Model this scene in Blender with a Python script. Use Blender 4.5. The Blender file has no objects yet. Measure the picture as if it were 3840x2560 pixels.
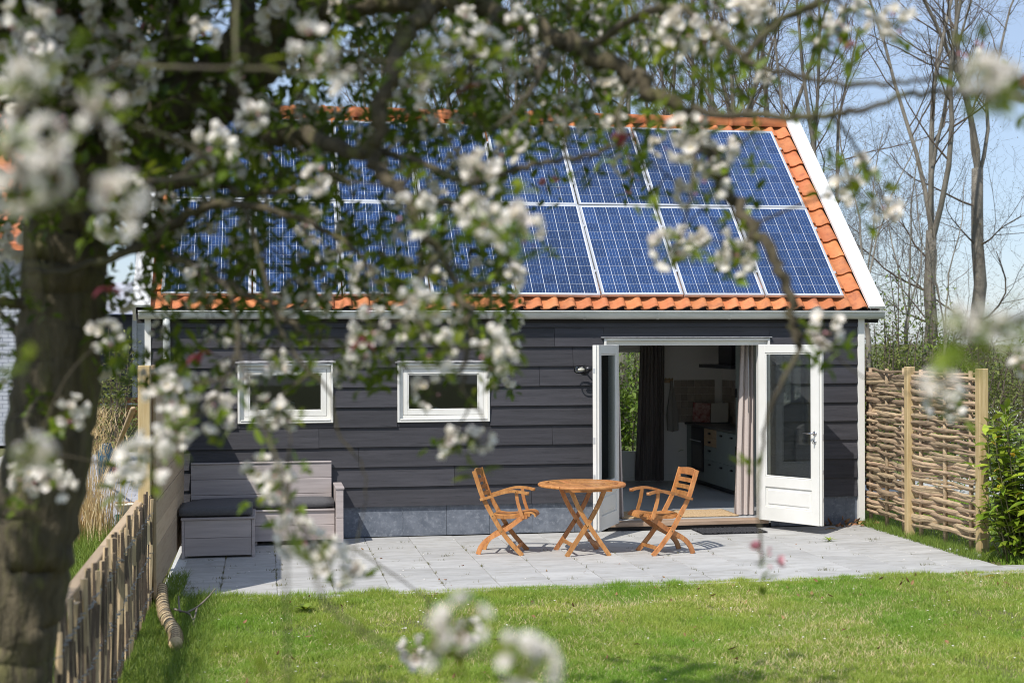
import bpy, math, random
import numpy as np
from mathutils import Vector, Matrix, Euler

S = bpy.context.scene
COL = S.collection
rnd = random.Random(7)
R = math.radians

# ---------------------------------------------------------------- camera
CAM = Vector((1.1257, -16.2933, 2.2287))
YAW, ROLL, FPX = -0.1735, -0.0028, 5333.0
right = Vector((math.cos(YAW), math.sin(YAW), 0)); fwd = Vector((-math.sin(YAW), math.cos(YAW), 0)); up = Vector((0, 0, 1))
r2 = right * math.cos(ROLL) + up * math.sin(ROLL); u2 = up * math.cos(ROLL) - right * math.sin(ROLL)
cd = bpy.data.cameras.new('camera'); cam = bpy.data.objects.new('camera', cd); COL.objects.link(cam)
cd.sensor_width = 36.0; cd.sensor_fit = 'HORIZONTAL'; cd.lens = 36.0 * FPX / 3840.0
cd.clip_start = 0.05; cd.clip_end = 3000
cam.matrix_world = Matrix(((r2.x, u2.x, -fwd.x, CAM.x), (r2.y, u2.y, -fwd.y, CAM.y), (r2.z, u2.z, -fwd.z, CAM.z), (0, 0, 0, 1)))
cd.dof.use_dof = True; cd.dof.focus_distance = 16.0; cd.dof.aperture_fstop = 2.0; cd.dof.aperture_blades = 9
S.camera = cam

# ---------------------------------------------------------------- light
SUNDIR = Vector((0.53, 0.58, -1.0)).normalized()          # the way the light travels
to_sun = -SUNDIR
w = bpy.data.worlds.new('World'); S.world = w; w.use_nodes = True
nt = w.node_tree; nt.nodes.clear()
out = nt.nodes.new('ShaderNodeOutputWorld'); bg = nt.nodes.new('ShaderNodeBackground'); sk = nt.nodes.new('ShaderNodeTexSky')
sk.sky_type = 'NISHITA'; sk.sun_disc = False
sk.sun_elevation = math.asin(to_sun.z); sk.sun_rotation = math.atan2(to_sun.x, to_sun.y)
sk.air_density = 1.0; sk.dust_density = 0.4; sk.ozone_density = 3.5; sk.altitude = 0
bg.inputs['Strength'].default_value = 0.135
# thin bright spring haze over the whole sky: the clear-sky model evened out towards a pale blue
mxs = nt.nodes.new('ShaderNodeMix'); mxs.data_type = 'RGBA'; mxs.inputs[0].default_value = .52; mxs.inputs[7].default_value = (3.9, 4.55, 5.9, 1)
nt.links.new(sk.outputs[0], mxs.inputs[6]); nt.links.new(mxs.outputs[2], bg.inputs[0]); nt.links.new(bg.outputs[0], out.inputs[0])
sl = bpy.data.lights.new('sun', 'SUN'); so = bpy.data.objects.new('sun', sl); COL.objects.link(so)
sl.energy = 4.2; sl.angle = R(0.53); sl.color = (1.0, 0.955, 0.89)
so.rotation_mode = 'QUATERNION'; so.rotation_quaternion = SUNDIR.to_track_quat('-Z', 'Y'); so.location = (-8, -9, 20)
S.view_settings.view_transform = 'Standard'; S.view_settings.look = 'None'; S.view_settings.gamma = 1
S.view_settings.exposure = 0.14; S.view_settings.use_curve_mapping = False
S.render.engine = 'CYCLES'
S.cycles.filter_width = 1.0; S.cycles.max_bounces = 9; S.cycles.diffuse_bounces = 6; S.cycles.transparent_max_bounces = 16; S.cycles.use_denoising = True

# ---------------------------------------------------------------- helpers
def tag(o, label=None, cat=None, group=None, kind=None):
    if label: o['label'] = label
    if cat: o['category'] = cat
    if group: o['group'] = group
    if kind: o['kind'] = kind
    return o

def empty(name, loc=(0, 0, 0), rz=0, label=None, cat=None, group=None):
    o = bpy.data.objects.new(name, None); COL.objects.link(o); o.empty_display_size = 0.1
    o.location = loc; o.rotation_euler = (0, 0, rz)
    return tag(o, label, cat, group)

def link(name, me, parent=None, loc=None, rot=None, scl=None):
    o = bpy.data.objects.new(name, me); COL.objects.link(o)
    if parent: o.parent = parent
    if loc is not None: o.location = loc
    if rot is not None: o.rotation_euler = rot
    if scl is not None: o.scale = scl if hasattr(scl, '__len__') else (scl,) * 3
    return o

class MB:
    def __init__(s): s.v = []; s.f = []; s.m = []; s.sm = []
    def add(s, vs, fs, mi=0, smooth=False):
        b = len(s.v); s.v += [tuple(p) for p in vs]
        for f in fs: s.f.append(tuple(i + b for i in f)); s.m.append(mi); s.sm.append(smooth)
        return s
    def box(s, x0, x1, y0, y1, z0, z1, mi=0, M=None):
        vs = [Vector(p) for p in ((x0, y0, z0), (x1, y0, z0), (x1, y1, z0), (x0, y1, z0), (x0, y0, z1), (x1, y0, z1), (x1, y1, z1), (x0, y1, z1))]
        if M is not None: vs = [M @ p for p in vs]
        return s.add(vs, [(0, 3, 2, 1), (4, 5, 6, 7), (0, 1, 5, 4), (1, 2, 6, 5), (2, 3, 7, 6), (3, 0, 4, 7)], mi)
    def rbox(s, x0, x1, y0, y1, z0, z1, b=.006, mi=0, M=None, smooth=False):
        # box with chamfered edges
        b = min(b, (x1 - x0) * .45, (y1 - y0) * .45, (z1 - z0) * .45)
        X = (x0, x1); Y = (y0, y1); Z = (z0, z1); vs = []; idx = {}
        for i in (0, 1):
            for j in (0, 1):
                for k in (0, 1):
                    sx, sy, sz = (b if i == 0 else -b), (b if j == 0 else -b), (b if k == 0 else -b)
                    idx[i, j, k, 0] = len(vs); vs.append(Vector((X[i], Y[j] + sy, Z[k] + sz)))
                    idx[i, j, k, 1] = len(vs); vs.append(Vector((X[i] + sx, Y[j], Z[k] + sz)))
                    idx[i, j, k, 2] = len(vs); vs.append(Vector((X[i] + sx, Y[j] + sy, Z[k])))
        F = []
        for i in (0, 1):
            q = [idx[i, 0, 0, 0], idx[i, 1, 0, 0], idx[i, 1, 1, 0], idx[i, 0, 1, 0]]; F.append(q if i else q[::-1])
            q = [idx[0, i, 0, 1], idx[1, i, 0, 1], idx[1, i, 1, 1], idx[0, i, 1, 1]]; F.append(q[::-1] if i else q)
            q = [idx[0, 0, i, 2], idx[1, 0, i, 2], idx[1, 1, i, 2], idx[0, 1, i, 2]]; F.append(q if i else q[::-1])
        for i in (0, 1):
            for j in (0, 1):
                flip = (i == j)
                q = [idx[i, j, 0, 0], idx[i, j, 0, 1], idx[i, j, 1, 1], idx[i, j, 1, 0]]; F.append(q[::-1] if flip else q)
                q = [idx[i, 0, j, 0], idx[i, 0, j, 2], idx[i, 1, j, 2], idx[i, 1, j, 0]]; F.append(q if flip else q[::-1])
                q = [idx[0, i, j, 1], idx[0, i, j, 2], idx[1, i, j, 2], idx[1, i, j, 1]]; F.append(q[::-1] if flip else q)
                for k in (0, 1):
                    t = [idx[i, j, k, 0], idx[i, j, k, 1], idx[i, j, k, 2]]; F.append(t if (i + j + k) % 2 else t[::-1])
        if M is not None: vs = [M @ p for p in vs]
        return s.add(vs, F, mi, smooth)
    def tube(s, pts, rad, n=6, mi=0, caps=True, smooth=True, squash=1.0, jit=0):
        pts = [Vector(p) for p in pts]; m = len(pts)
        if not hasattr(rad, '__len__'): rad = [rad] * m
        t0 = (pts[1] - pts[0]).normalized()
        a = t0.orthogonal().normalized() if abs(t0.z) > .9 else t0.cross(Vector((0, 0, 1))).normalized()
        vs = []; fs = []
        for i, p in enumerate(pts):
            t = (pts[min(i + 1, m - 1)] - pts[max(i - 1, 0)]).normalized()
            a = (a - t * a.dot(t)).normalized(); b = t.cross(a)
            for k in range(n):
                an = 2 * math.pi * k / n; r = rad[i] * (1 + (rnd.uniform(-jit, jit) if jit else 0))
                vs.append(p + a * (math.cos(an) * r) + b * (math.sin(an) * r * squash))
        for i in range(m - 1):
            for k in range(n):
                k2 = (k + 1) % n; fs.append((i * n + k, i * n + k2, (i + 1) * n + k2, (i + 1) * n + k))
        if caps: fs += [tuple(range(n))[::-1], tuple(range((m - 1) * n, m * n))]
        return s.add(vs, fs, mi, smooth)
    def lathe(s, prof, n=20, c=(0, 0, 0), mi=0, M=None):
        vs = []; fs = []
        for (r, z) in prof:
            for k in range(n):
                a = 2 * math.pi * k / n; p = Vector((c[0] + r * math.cos(a), c[1] + r * math.sin(a), c[2] + z)); vs.append(M @ p if M is not None else p)
        for i in range(len(prof) - 1):
            for k in range(n):
                k2 = (k + 1) % n; fs.append((i * n + k, i * n + k2, (i + 1) * n + k2, (i + 1) * n + k))
        return s.add(vs, fs, mi, True)
    def prism(s, poly, y0, y1, mi=0, M=None):
        # polygon in x,z extruded along y
        n = len(poly); vs = [Vector((x, y0, z)) for x, z in poly] + [Vector((x, y1, z)) for x, z in poly]
        if M is not None: vs = [M @ p for p in vs]
        fs = [tuple(range(n)), tuple(range(n, 2 * n))[::-1]] + [(i, i + n, (i + 1) % n + n, (i + 1) % n) for i in range(n)]
        return s.add(vs, fs, mi)
    def strip(s, path, width, thick, M=None, mi=0, wdir=Vector((0, 1, 0))):
        # a flat bent bar: path points (Vector), width along wdir, thickness across
        pts = [Vector(p) for p in path]; m = len(pts); vs = []; fs = []
        for i, p in enumerate(pts):
            t = (pts[min(i + 1, m - 1)] - pts[max(i - 1, 0)]).normalized(); nn = t.cross(wdir).normalized()
            th = thick[i] if hasattr(thick, '__len__') else thick
            for a, b in ((-1, -1), (1, -1), (1, 1), (-1, 1)): vs.append(p + wdir * (a * width / 2) + nn * (b * th / 2))
        for i in range(m - 1):
            for k in range(4): fs.append((i * 4 + k, i * 4 + (k + 1) % 4, i * 4 + 4 + (k + 1) % 4, i * 4 + 4 + k))
        fs += [(3, 2, 1, 0), (m * 4 - 4, m * 4 - 3, m * 4 - 2, m * 4 - 1)]
        if M is not None: vs = [M @ p for p in vs]
        return s.add(vs, fs, mi)
    def mesh(s, name, mats):
        me = bpy.data.meshes.new(name); me.from_pydata(s.v, [], s.f)
        for m in (mats if isinstance(mats, (list, tuple)) else [mats]): me.materials.append(m)
        me.polygons.foreach_set('material_index', s.m); me.polygons.foreach_set('use_smooth', s.sm); me.update()
        return me
    def build(s, name, mats, parent=None, loc=None, rot=None):
        return link(name, s.mesh(name, mats), parent, loc, rot)

def np_mesh(name, V, F, mats, smooth=False, attr=None):
    """V (n,3), F (m,k) all faces with k corners."""
    V = np.asarray(V, np.float32); F = np.asarray(F, np.int32); k = F.shape[1]
    me = bpy.data.meshes.new(name); me.vertices.add(len(V)); me.vertices.foreach_set('co', V.ravel())
    me.loops.add(F.size); me.loops.foreach_set('vertex_index', F.ravel())
    me.polygons.add(len(F)); me.polygons.foreach_set('loop_start', np.arange(0, F.size, k, dtype=np.int32))
    me.polygons.foreach_set('loop_total', np.full(len(F), k, np.int32))
    if smooth: me.polygons.foreach_set('use_smooth', np.ones(len(F), bool))
    for m in (mats if isinstance(mats, (list, tuple)) else [mats]): me.materials.append(m)
    if attr is not None:
        a = me.attributes.new('tint', 'FLOAT', 'POINT'); a.data.foreach_set('value', np.asarray(attr, np.float32))
    me.update(); me.validate()
    return me

# ---------------------------------------------------------------- materials
def M(name, c1, c2=None, rough=.6, scale=6, stretch=(1, 1, 1), bump=0, bscale=None, bdist=.01, objvar=0, huevar=0, metallic=0, spec=.5,
      trans=0, attr=False, detail=5, lo=.35, hi=.65, c3=None, s3=1.5, coat=0, world=False, sub=0):
    m = bpy.data.materials.new(name); m.use_nodes = True; N = m.node_tree.nodes; Lk = m.node_tree.links.new
    b = N['Principled BSDF']; b.inputs['Roughness'].default_value = rough; b.inputs['Metallic'].default_value = metallic
    b.inputs['Specular IOR Level'].default_value = spec; b.inputs['Coat Weight'].default_value = coat
    b.inputs['Coat Roughness'].default_value = .08
    col = None
    tc = N.new('ShaderNodeTexCoord'); mp = N.new('ShaderNodeMapping'); mp.inputs['Scale'].default_value = stretch
    if world:
        g = N.new('ShaderNodeNewGeometry'); Lk(g.outputs['Position'], mp.inputs[0])
    else:
        # a different piece of grain for every object
        oi0 = N.new('ShaderNodeObjectInfo'); cm = N.new('ShaderNodeCombineXYZ'); mu = N.new('ShaderNodeMath'); mu.operation = 'MULTIPLY'; mu.inputs[1].default_value = 37.0
        Lk(oi0.outputs['Random'], mu.inputs[0])
        for i in range(3): Lk(mu.outputs[0], cm.inputs[i])
        Lk(tc.outputs['Object'], mp.inputs[0]); Lk(cm.outputs[0], mp.inputs[1])
    def noise(sc, dt=detail):
        n = N.new('ShaderNodeTexNoise'); n.inputs['Scale'].default_value = sc; n.inputs['Detail'].default_value = dt; n.inputs['Roughness'].default_value = .6
        Lk(mp.outputs[0], n.inputs['Vector']); return n
    def mix(a, bb, f):
        x = N.new('ShaderNodeMix'); x.data_type = 'RGBA'
        for sock, val in ((x.inputs[6], a), (x.inputs[7], bb)):
            if isinstance(val, tuple): sock.default_value = (*val, 1)
            else: Lk(val, sock)
        Lk(f, x.inputs[0]); return x.outputs[2]
    def ramp(src, a, bb):
        x = N.new('ShaderNodeMapRange'); x.inputs[1].default_value = a; x.inputs[2].default_value = bb; Lk(src, x.inputs[0]); return x.outputs[0]
    if attr:
        at = N.new('ShaderNodeAttribute'); at.attribute_name = 'tint'; col = mix(c1, c2, at.outputs['Fac'])
        if c3: col = mix(col, c3, ramp(noise(s3).outputs[0], lo, hi))
    elif c2:
        col = mix(c1, c2, ramp(noise(scale).outputs[0], lo, hi))
        if c3: col = mix(col, c3, ramp(noise(s3).outputs[0], .52, .72))
    if objvar or huevar:
        oi = N.new('ShaderNodeObjectInfo'); hs = N.new('ShaderNodeHueSaturation'); mr = N.new('ShaderNodeMapRange')
        mr.inputs[3].default_value = 1 - objvar; mr.inputs[4].default_value = 1 + objvar
        Lk(oi.outputs['Random'], mr.inputs[0]); Lk(mr.outputs[0], hs.inputs['Value'])
        if huevar:
            wn = N.new('ShaderNodeTexWhiteNoise'); wn.noise_dimensions = '1D'; Lk(oi.outputs['Random'], wn.inputs['W'])
            m2 = N.new('ShaderNodeMapRange'); m2.inputs[3].default_value = .5 - huevar; m2.inputs[4].default_value = .5 + huevar
            Lk(wn.outputs['Value'], m2.inputs[0]); Lk(m2.outputs[0], hs.inputs['Hue'])
        if col is None: hs.inputs['Color'].default_value = (*c1, 1)
        else: Lk(col, hs.inputs['Color'])
        col = hs.outputs[0]
    if col is None: b.inputs['Base Color'].default_value = (*c1, 1)
    else: Lk(col, b.inputs['Base Color'])
    if bump:
        bn = noise(bscale or scale * 3, 4); bp = N.new('ShaderNodeBump'); bp.inputs['Strength'].default_value = bump; bp.inputs['Distance'].default_value = bdist
        Lk(bn.outputs[0], bp.inputs['Height']); Lk(bp.outputs[0], b.inputs['Normal'])
    if trans:
        tr = N.new('ShaderNodeBsdfTranslucent'); ms = N.new('ShaderNodeMixShader'); ms.inputs[0].default_value = trans
        if col is None: tr.inputs[0].default_value = (*c1, 1)
        else: Lk(col, tr.inputs[0])
        o = [n for n in N if n.type == 'OUTPUT_MATERIAL'][0]
        Lk(b.outputs[0], ms.inputs[1]); Lk(tr.outputs[0], ms.inputs[2]); Lk(ms.outputs[0], o.inputs[0])
    return m

def glass_mat(name, tint=(.93, .97, .95), ior=1.5):
    m = bpy.data.materials.new(name); m.use_nodes = True; N = m.node_tree.nodes; Lk = m.node_tree.links.new
    N.remove(N['Principled BSDF']); o = N['Material Output']
    fr = N.new('ShaderNodeFresnel'); fr.inputs[0].default_value = ior; t = N.new('ShaderNodeBsdfTransparent'); t.inputs[0].default_value = (*tint, 1)
    g = N.new('ShaderNodeBsdfGlossy'); g.inputs['Roughness'].default_value = .015; mx = N.new('ShaderNodeMixShader')
    Lk(fr.outputs[0], mx.inputs[0]); Lk(t.outputs[0], mx.inputs[1]); Lk(g.outputs[0], mx.inputs[2]); Lk(mx.outputs[0], o.inputs[0])
    return m

mt = {}
mt['black'] = M('black_board', (.031, .030, .035), (.052, .050, .058), .62, 3.0, (.6, 1, 9), bump=.25, bscale=16, bdist=.004, objvar=.24, c3=(.019, .018, .022), s3=6)
mt['white'] = M('white_paint', (.78, .77, .73), (.72, .71, .66), .42, 2, bump=.03, bscale=30)
mt['whitecap'] = M('white_verge', (.80, .80, .79), (.77, .77, .75), .45, 1.2)
mt['plinth'] = M('bluestone', (.105, .122, .152), (.165, .185, .22), .75, 9, bump=.35, bscale=60, bdist=.004, objvar=.10, c3=(.23, .25, .285), s3=22)
mt['slab'] = M('paving', (.385, .38, .365), (.475, .47, .452), .85, 2.2, (1, 3, 1), bump=.15, bscale=90, bdist=.003, objvar=.075, c3=(.33, .315, .28), s3=5)
mt['joint'] = M('joint_sand', (.34, .32, .27), (.46, .44, .39), .95, 40)
mt['soil'] = M('soil', (.10, .12, .03), (.14, .13, .055), .95, 5, bump=.4, bscale=60, world=True)
mt['tile'] = M('terracotta', (.50, .155, .050), (.60, .225, .085), .58, 5, bump=.15, bscale=70, bdist=.003, objvar=.14, huevar=.004, c3=(.36, .12, .05), s3=9)
mt['dark'] = M('dark_felt', (.02, .018, .017), None, .9)
mt['zinc'] = M('zinc', (.56, .58, .56), (.66, .68, .66), .5, 4, (1, 4, 4), metallic=.2, objvar=.05)
mt['lead'] = M('lead_flashing', (.22, .22, .23), (.36, .36, .37), .55, 12, bump=.3, bscale=25)
mt['alu'] = M('aluminium', (.66, .67, .68), None, .38, metallic=.55)
mt['teak'] = M('oiled_teak', (.385, .155, .045), (.53, .25, .085), .45, 7, (2.5, 2.5, 1), bump=.12, bscale=50, objvar=.24, huevar=.006, c3=(.27, .105, .03), s3=11)
mt['brass'] = M('brass', (.30, .2, .09), None, .35, metallic=.9)
mt['greywood'] = M('grey_wash_wood', (.37, .325, .315), (.46, .405, .39), .7, 3, (.5, 4, 9), bump=.12, bscale=30, objvar=.09)
mt['cushion'] = M('charcoal_fabric', (.088, .086, .091), (.11, .108, .113), .95, 60, bump=.2, bscale=300)
mt['board'] = M('raw_board', (.40, .29, .18), (.50, .385, .25), .75, 3, (6, .5, 6), bump=.12, bscale=24, objvar=.14, c3=(.31, .22, .14), s3=3)
mt['post'] = M('pine_post', (.46, .33, .155), (.56, .43, .23), .7, 7, (5, 5, .4), bump=.12, bscale=20, objvar=.08, c3=(.36, .26, .11), s3=4)
mt['picket'] = M('split_chestnut', (.50, .36, .20), (.63, .48, .29), .75, 9, (3, 3, .35), bump=.25, bscale=30, objvar=.22, c3=(.15, .105, .065), s3=7)
mt['bark'] = M('picket_bark', (.085, .06, .042), (.15, .11, .08), .9, 18, (2, 2, .5), bump=.5, bscale=40)
mt['wire'] = M('galvanised_wire', (.38, .40, .42), None, .35, metallic=.8)
mt['withy'] = M('withy', (.33, .235, .145), (.47, .35, .22), .85, 9, (4, .8, 6), bump=.6, bscale=26, bdist=.008, objvar=.36, huevar=.010, c3=(.17, .125, .09), s3=8)
mt['glass'] = glass_mat('window_glass')
mt['bulb'] = glass_mat('clear_glass', (.96, .98, .97), 1.45)
mt['chrome'] = M('chrome', (.62, .62, .64), None, .15, metallic=1)
mt['gun'] = M('dark_metal', (.05, .05, .055), None, .35, metallic=.7)
mt['inwall'] = M('inner_wall', (.80, .77, .73), (.82, .79, .75), .9, 3)
mt['floor'] = M('grey_floor', (.42, .435, .45), (.46, .475, .49), .35, 2)
mt['curtain'] = M('beige_curtain', (.50, .435, .40), (.55, .48, .445), .9, 50)
mt['darkcurtain'] = M('dark_curtain', (.19, .165, .15), (.22, .19, .175), .9, 50)
mt['cab'] = M('grey_green_cabinet', (.24, .275, .26), (.26, .295, .28), .55, 3)
mt['oak'] = M('oak_drawer', (.42, .28, .16), (.50, .35, .21), .6, 6, (1, .4, 5))
mt['worktop'] = M('dark_worktop', (.07, .065, .06), (.10, .095, .09), .4, 20)
mt['zellige'] = M('zellige_tile', (.30, .25, .21), (.40, .34, .28), .3, 5, objvar=.16)
mt['steelblk'] = M('black_steel', (.018, .018, .022), None, .4)
mt['jute'] = M('jute', (.42, .29, .155), (.58, .42, .25), .95, 60, bump=.7, bscale=110, bdist=.01)
mt['rubber'] = M('black_mat', (.022, .022, .025), (.055, .055, .06), .85, 80, bump=.9, bscale=140, bdist=.01)
mt['sill'] = M('sill_wood', (.32, .22, .15), (.40, .29, .21), .6, 6, (.5, 5, 5))
mt['towel'] = M('linen_towel', (.30, .28, .25), (.35, .33, .30), .95, 40)
mt['red'] = M('red_cover', (.25, .03, .025), (.5, .35, .3), .5, 14)
mt['paper'] = M('page', (.55, .52, .46), (.50, .47, .42), .8, 10)
mt['coir'] = M('coir', (.56, .41, .22), (.68, .53, .32), .95, 40, bump=.6, bscale=70, bdist=.01)
mt['rope'] = M('dark_rope', (.25, .18, .105), (.31, .23, .14), .95, 60)
mt['driftwood'] = M('bare_twig', (.15, .125, .10), (.24, .20, .165), .85, 12)
mt['neighwall'] = M('white_brick', (.40, .42, .47), (.46, .48, .53), .85, 4)
mt['siding'] = M('grey_siding', (.075, .075, .085), (.10, .10, .11), .7, 4, objvar=.1)
mt['paver'] = M('clay_paver', (.34, .34, .36), (.42, .42, .43), .85, 6, objvar=.1)
mt['gravel'] = M('white_gravel', (.50, .50, .48), (.66, .66, .64), .9, 30, bump=.8, bscale=50, world=True)
mt['reed'] = M('dry_reed', (.72, .54, .27), (.88, .74, .47), .8, attr=True, trans=.25)
mt['blue'] = M('blue_glaze', (.008, .05, .09), (.012, .075, .12), .3, 14)
mt['green'] = M('green_plastic', (.03, .09, .05), None, .4)
mt['cream'] = M('cream_enamel', (.72, .68, .58), None, .3)
mt['brownleaf'] = M('dry_leaf', (.24, .115, .05), (.36, .21, .10), .8, 20, objvar=.35, huevar=.02, trans=.2)
mt['yelleaf'] = M('yellow_leaf', (.65, .36, .04), (.72, .45, .06), .6, 10, objvar=.15, trans=.3)
mt['grass'] = M('grass_blade', (.215, .35, .04), (.53, .59, .115), .5, attr=True, trans=.42, c3=(.26, .43, .05), s3=.9, lo=.45, hi=.62, world=True)
mt['grassdk'] = M('long_grass', (.11, .20, .02), (.26, .34, .055), .55, attr=True, trans=.35)
mt['weed'] = M('joint_weed', (.10, .115, .025), (.22, .19, .06), .7, attr=True, trans=.3)
mt['laurel'] = M('laurel_leaf', (.16, .26, .022), (.36, .43, .04), .32, 7, objvar=.3, huevar=.014, trans=.28, spec=.6)
mt['stem'] = M('green_stem', (.12, .11, .05), (.18, .15, .08), .8, 8)
mt['shrub'] = M('shrub_leaf', (.08, .14, .016), (.22, .30, .035), .6, attr=True, trans=.35)
mt['shrubolive'] = M('willow_leaf', (.12, .15, .03), (.26, .29, .07), .6, attr=True, trans=.35)
mt['flower'] = M('umbel', (.70, .70, .64), None, .7, trans=.2)
mt['bareb'] = M('bare_bark', (.155, .14, .112), (.27, .245, .20), .9, 6, (1, 1, .35), bump=.4, bscale=16, objvar=.12)
mt['twigb'] = M('twig_bark', (.10, .078, .06), (.155, .12, .09), .9, 4)
mt['bud'] = M('bud', (.22, .17, .055), (.30, .24, .08), .8, 4)
mt['abark'] = M('apple_bark', (.056, .045, .026), (.135, .110, .066), .95, 9, (2, 2, .45), bump=1.0, bscale=11, bdist=.06, c3=(.15, .15, .04), s3=5)
mt['atwig'] = M('apple_twig', (.045, .036, .024), (.095, .08, .045), .9, 9, c3=(.15, .145, .06), s3=6)
mt['aleaf'] = M('apple_leaf', (.085, .145, .012), (.27, .34, .025), .45, 9, objvar=.35, huevar=.014, trans=.5)
mt['petal'] = M('apple_petal', (.86, .82, .75), (.82, .70, .66), .6, 26, objvar=.03, trans=.25, lo=.5, hi=.8)
mt['stamen'] = M('stamen', (.55, .45, .10), None, .7)
mt['pink'] = M('pink_bud', (.62, .22, .28), (.75, .42, .45), .6, 20, trans=.25)
# ================================================================ ground
def plane(name, x0, x1, y0, y1, z, mat, label=None):
    o = MB().add([(x0, y0, z), (x1, y0, z), (x1, y1, z), (x0, y1, z)], [(0, 1, 2, 3)]).build(name, mat)
    tag(o, kind='structure'); return o
ground = plane('ground', -400, 400, -60, 900, -.06, mt['soil'])
lawn = plane('lawn', .16, 14, -16.5, -3.5, -.022, mt['soil'])
plane('lawn', -6, .16, -16.5, -.2, -.024, mt['soil'])
plane('field', 8.35, 60, -3.4, 22, -.03, mt['soil'])
gp = plane('gravel_path', 8.75, 16, 2.6, 5.4, -.018, mt['gravel'])
plane('gravel_strip', .225, .362, -3.6, -.1, -.007, mt['gravel'])
# patio of square slabs, every slab its own piece
patio = empty('patio'); tag(patio, kind='structure')
MB().add([(.30, -3.75, -.012), (8.33, -3.75, -.012), (8.33, 0.0, -.012), (.30, 0.0, -.012)], [(0, 1, 2, 3)]).build('joint_bed', mt['joint'], patio)
slab_me = [MB().rbox(-.2492, .2492, -.2258, .2258, -.045, 0, .003).mesh('paving_slab', mt['slab']) for _ in range(1)]
for j in range(8):
    for i in range(-1, 17):
        x = .745 + .503 * i + .2515; y = -.06 - .455 * j - .2275
        if x > 8.9 or (x > 8.33 and y > -3.2): continue
        o = link('paving_slab', slab_me[0], patio, (x, y, rnd.uniform(-.002, .0015)), (rnd.uniform(-.003, .003), rnd.uniform(-.003, .003), rnd.uniform(-.004, .004)))
        if i == -1: o.scale.x = .76; o.location.x += .055
for j in (7,):
    for i in range(17, 21):
        link('paving_slab', slab_me[0], patio, (.745 + .503 * i + .2515, -.06 - .455 * j - .2275, rnd.uniform(-.002, .0015)))

# ================================================================ house
TH = R(43.81); cT, sT = math.cos(TH), math.sin(TH)
def T(s, n, x): return Vector((x, .062 + s * cT - n * sT, 2.713 + s * sT + n * cT))
SM = lambda s, n, x: Matrix.Translation(T(s, n, x)) @ Matrix.Rotation(TH, 4, 'X')
HX0, HX1, HD = -.165, 8.31, 5.4
house = empty('garden_house', (4.07, 0, 0)); tag(house, 'black boarded garden house with orange tiled roof and open white double doors', 'house')
HI = Matrix.Translation((-4.07, 0, 0))
def hb(mb, name, mat, parent=None):
    """link a house part given in world coordinates"""
    o = link(name, mb.mesh(name, mat), parent or house)
    if parent is None: o.location = (-4.07, 0, 0)
    return o
W1, W2, DR = (.846, 1.912, 1.312, 1.988), (2.642, 3.712, 1.306, 1.982), (5.072, 7.112, .0, 2.262)
# solid wall behind the boards
wb = MB()
xs = [HX0 + .03, W1[0], W1[1], W2[0], W2[1], DR[0], DR[1], HX1 - .03]
for a, b in ((0, 1), (2, 3), (4, 5), (6, 7)): wb.box(xs[a], xs[b], .022, .13, 0, 2.56)
for q in (W1, W2): wb.box(q[0], q[1], .022, .13, 0, q[2]); wb.box(q[0], q[1], .022, .13, q[3], 2.56)
wb.box(DR[0], DR[1], .022, .13, DR[3], 2.56)
hb(wb, 'front_wall', mt['dark'])
for x0, x1 in ((HX0 + .03, HX0 + .13), (HX1 - .13, HX1 - .03)):
    m = MB(); apex = 2.70
    m.add([(x, y, z) for x in (x0, x1) for (y, z) in ((.13, 2.25), (HD, 2.25), (HD, 2.56), (apex, 5.10), (.13, 2.62))],
          [(0, 1, 2, 3, 4), (9, 8, 7, 6, 5)] + [(i, 5 + i, 5 + (i + 1) % 5, (i + 1) % 5) for i in range(5)])
    if x0 < 4: m.box(x0, x1, .131, HD, 0, 2.249)
    else: m.box(x0, x1, .131, .40, 0, 2.249); m.box(x0, x1, 1.66, HD, 0, 2.249)     # unseen side opening, added to light the kitchen
    hb(m, 'gable_wall', mt['black'])
bw = MB()
for a in ((HX0 + .13, 4.70, 0, 2.56), (7.08, HX1 - .13, 0, 2.56), (4.70, 7.08, 2.12, 2.56)): bw.box(a[0], a[1], 4.74, 4.86, a[2], a[3])
hb(bw, 'back_wall', mt['inwall'])
# plinth stones
x = -.10; k = 0
while x < 8.23:
    x2 = min(x + (.29 if k == 0 else .503), 8.23)
    for (a, b) in ((x, x2),):
        if a < DR[0] - .02 and b > DR[0] - .02: b = DR[0] - .02
        if a < DR[1] + .02 and b > DR[1] + .02: a = DR[1] + .02
        if not (a >= DR[0] - .03 and b <= DR[1] + .03) and b - a > .03:
            hb(MB().rbox(a + .0015, b - .0015, -.004, .021, .001, .352, .002), 'plinth_stone', mt['plinth'])
    x = x2; k += 1
# weather boards
def board_piece(x0, x1, z, k):
    h = .2275; lap = .03; y0 = -.004
    pr = [(y0 - .024, z), (y0 - .022, z - .0015 + .004), (y0 - .004, z + h + lap), (y0 + .018, z + h + lap), (y0 - .002, z)]
    pr = [(y0 - .036, z + .002), (y0 - .005, z + h + lap), (y0 + .016, z + h + lap), (y0 - .004, z)]
    vs = [(x0, y, zz) for y, zz in pr] + [(x1, y, zz) for y, zz in pr]
    return MB().add(vs, [(0, 1, 5, 4), (1, 2, 6, 5), (2, 3, 7, 6), (3, 0, 4, 7), (0, 3, 2, 1), (4, 5, 6, 7)])
opens = [W1, W2, DR]
joints = {0: (1.4, 4.2), 1: (3.3, 7.7), 2: (2.2,), 3: (1.75, 4.45), 4: (2.35,), 5: (.4, 4.0), 6: (4.3, 7.6), 7: (2.2, 4.7), 8: (4.48,), 9: (1.5, 7.35)}
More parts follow.
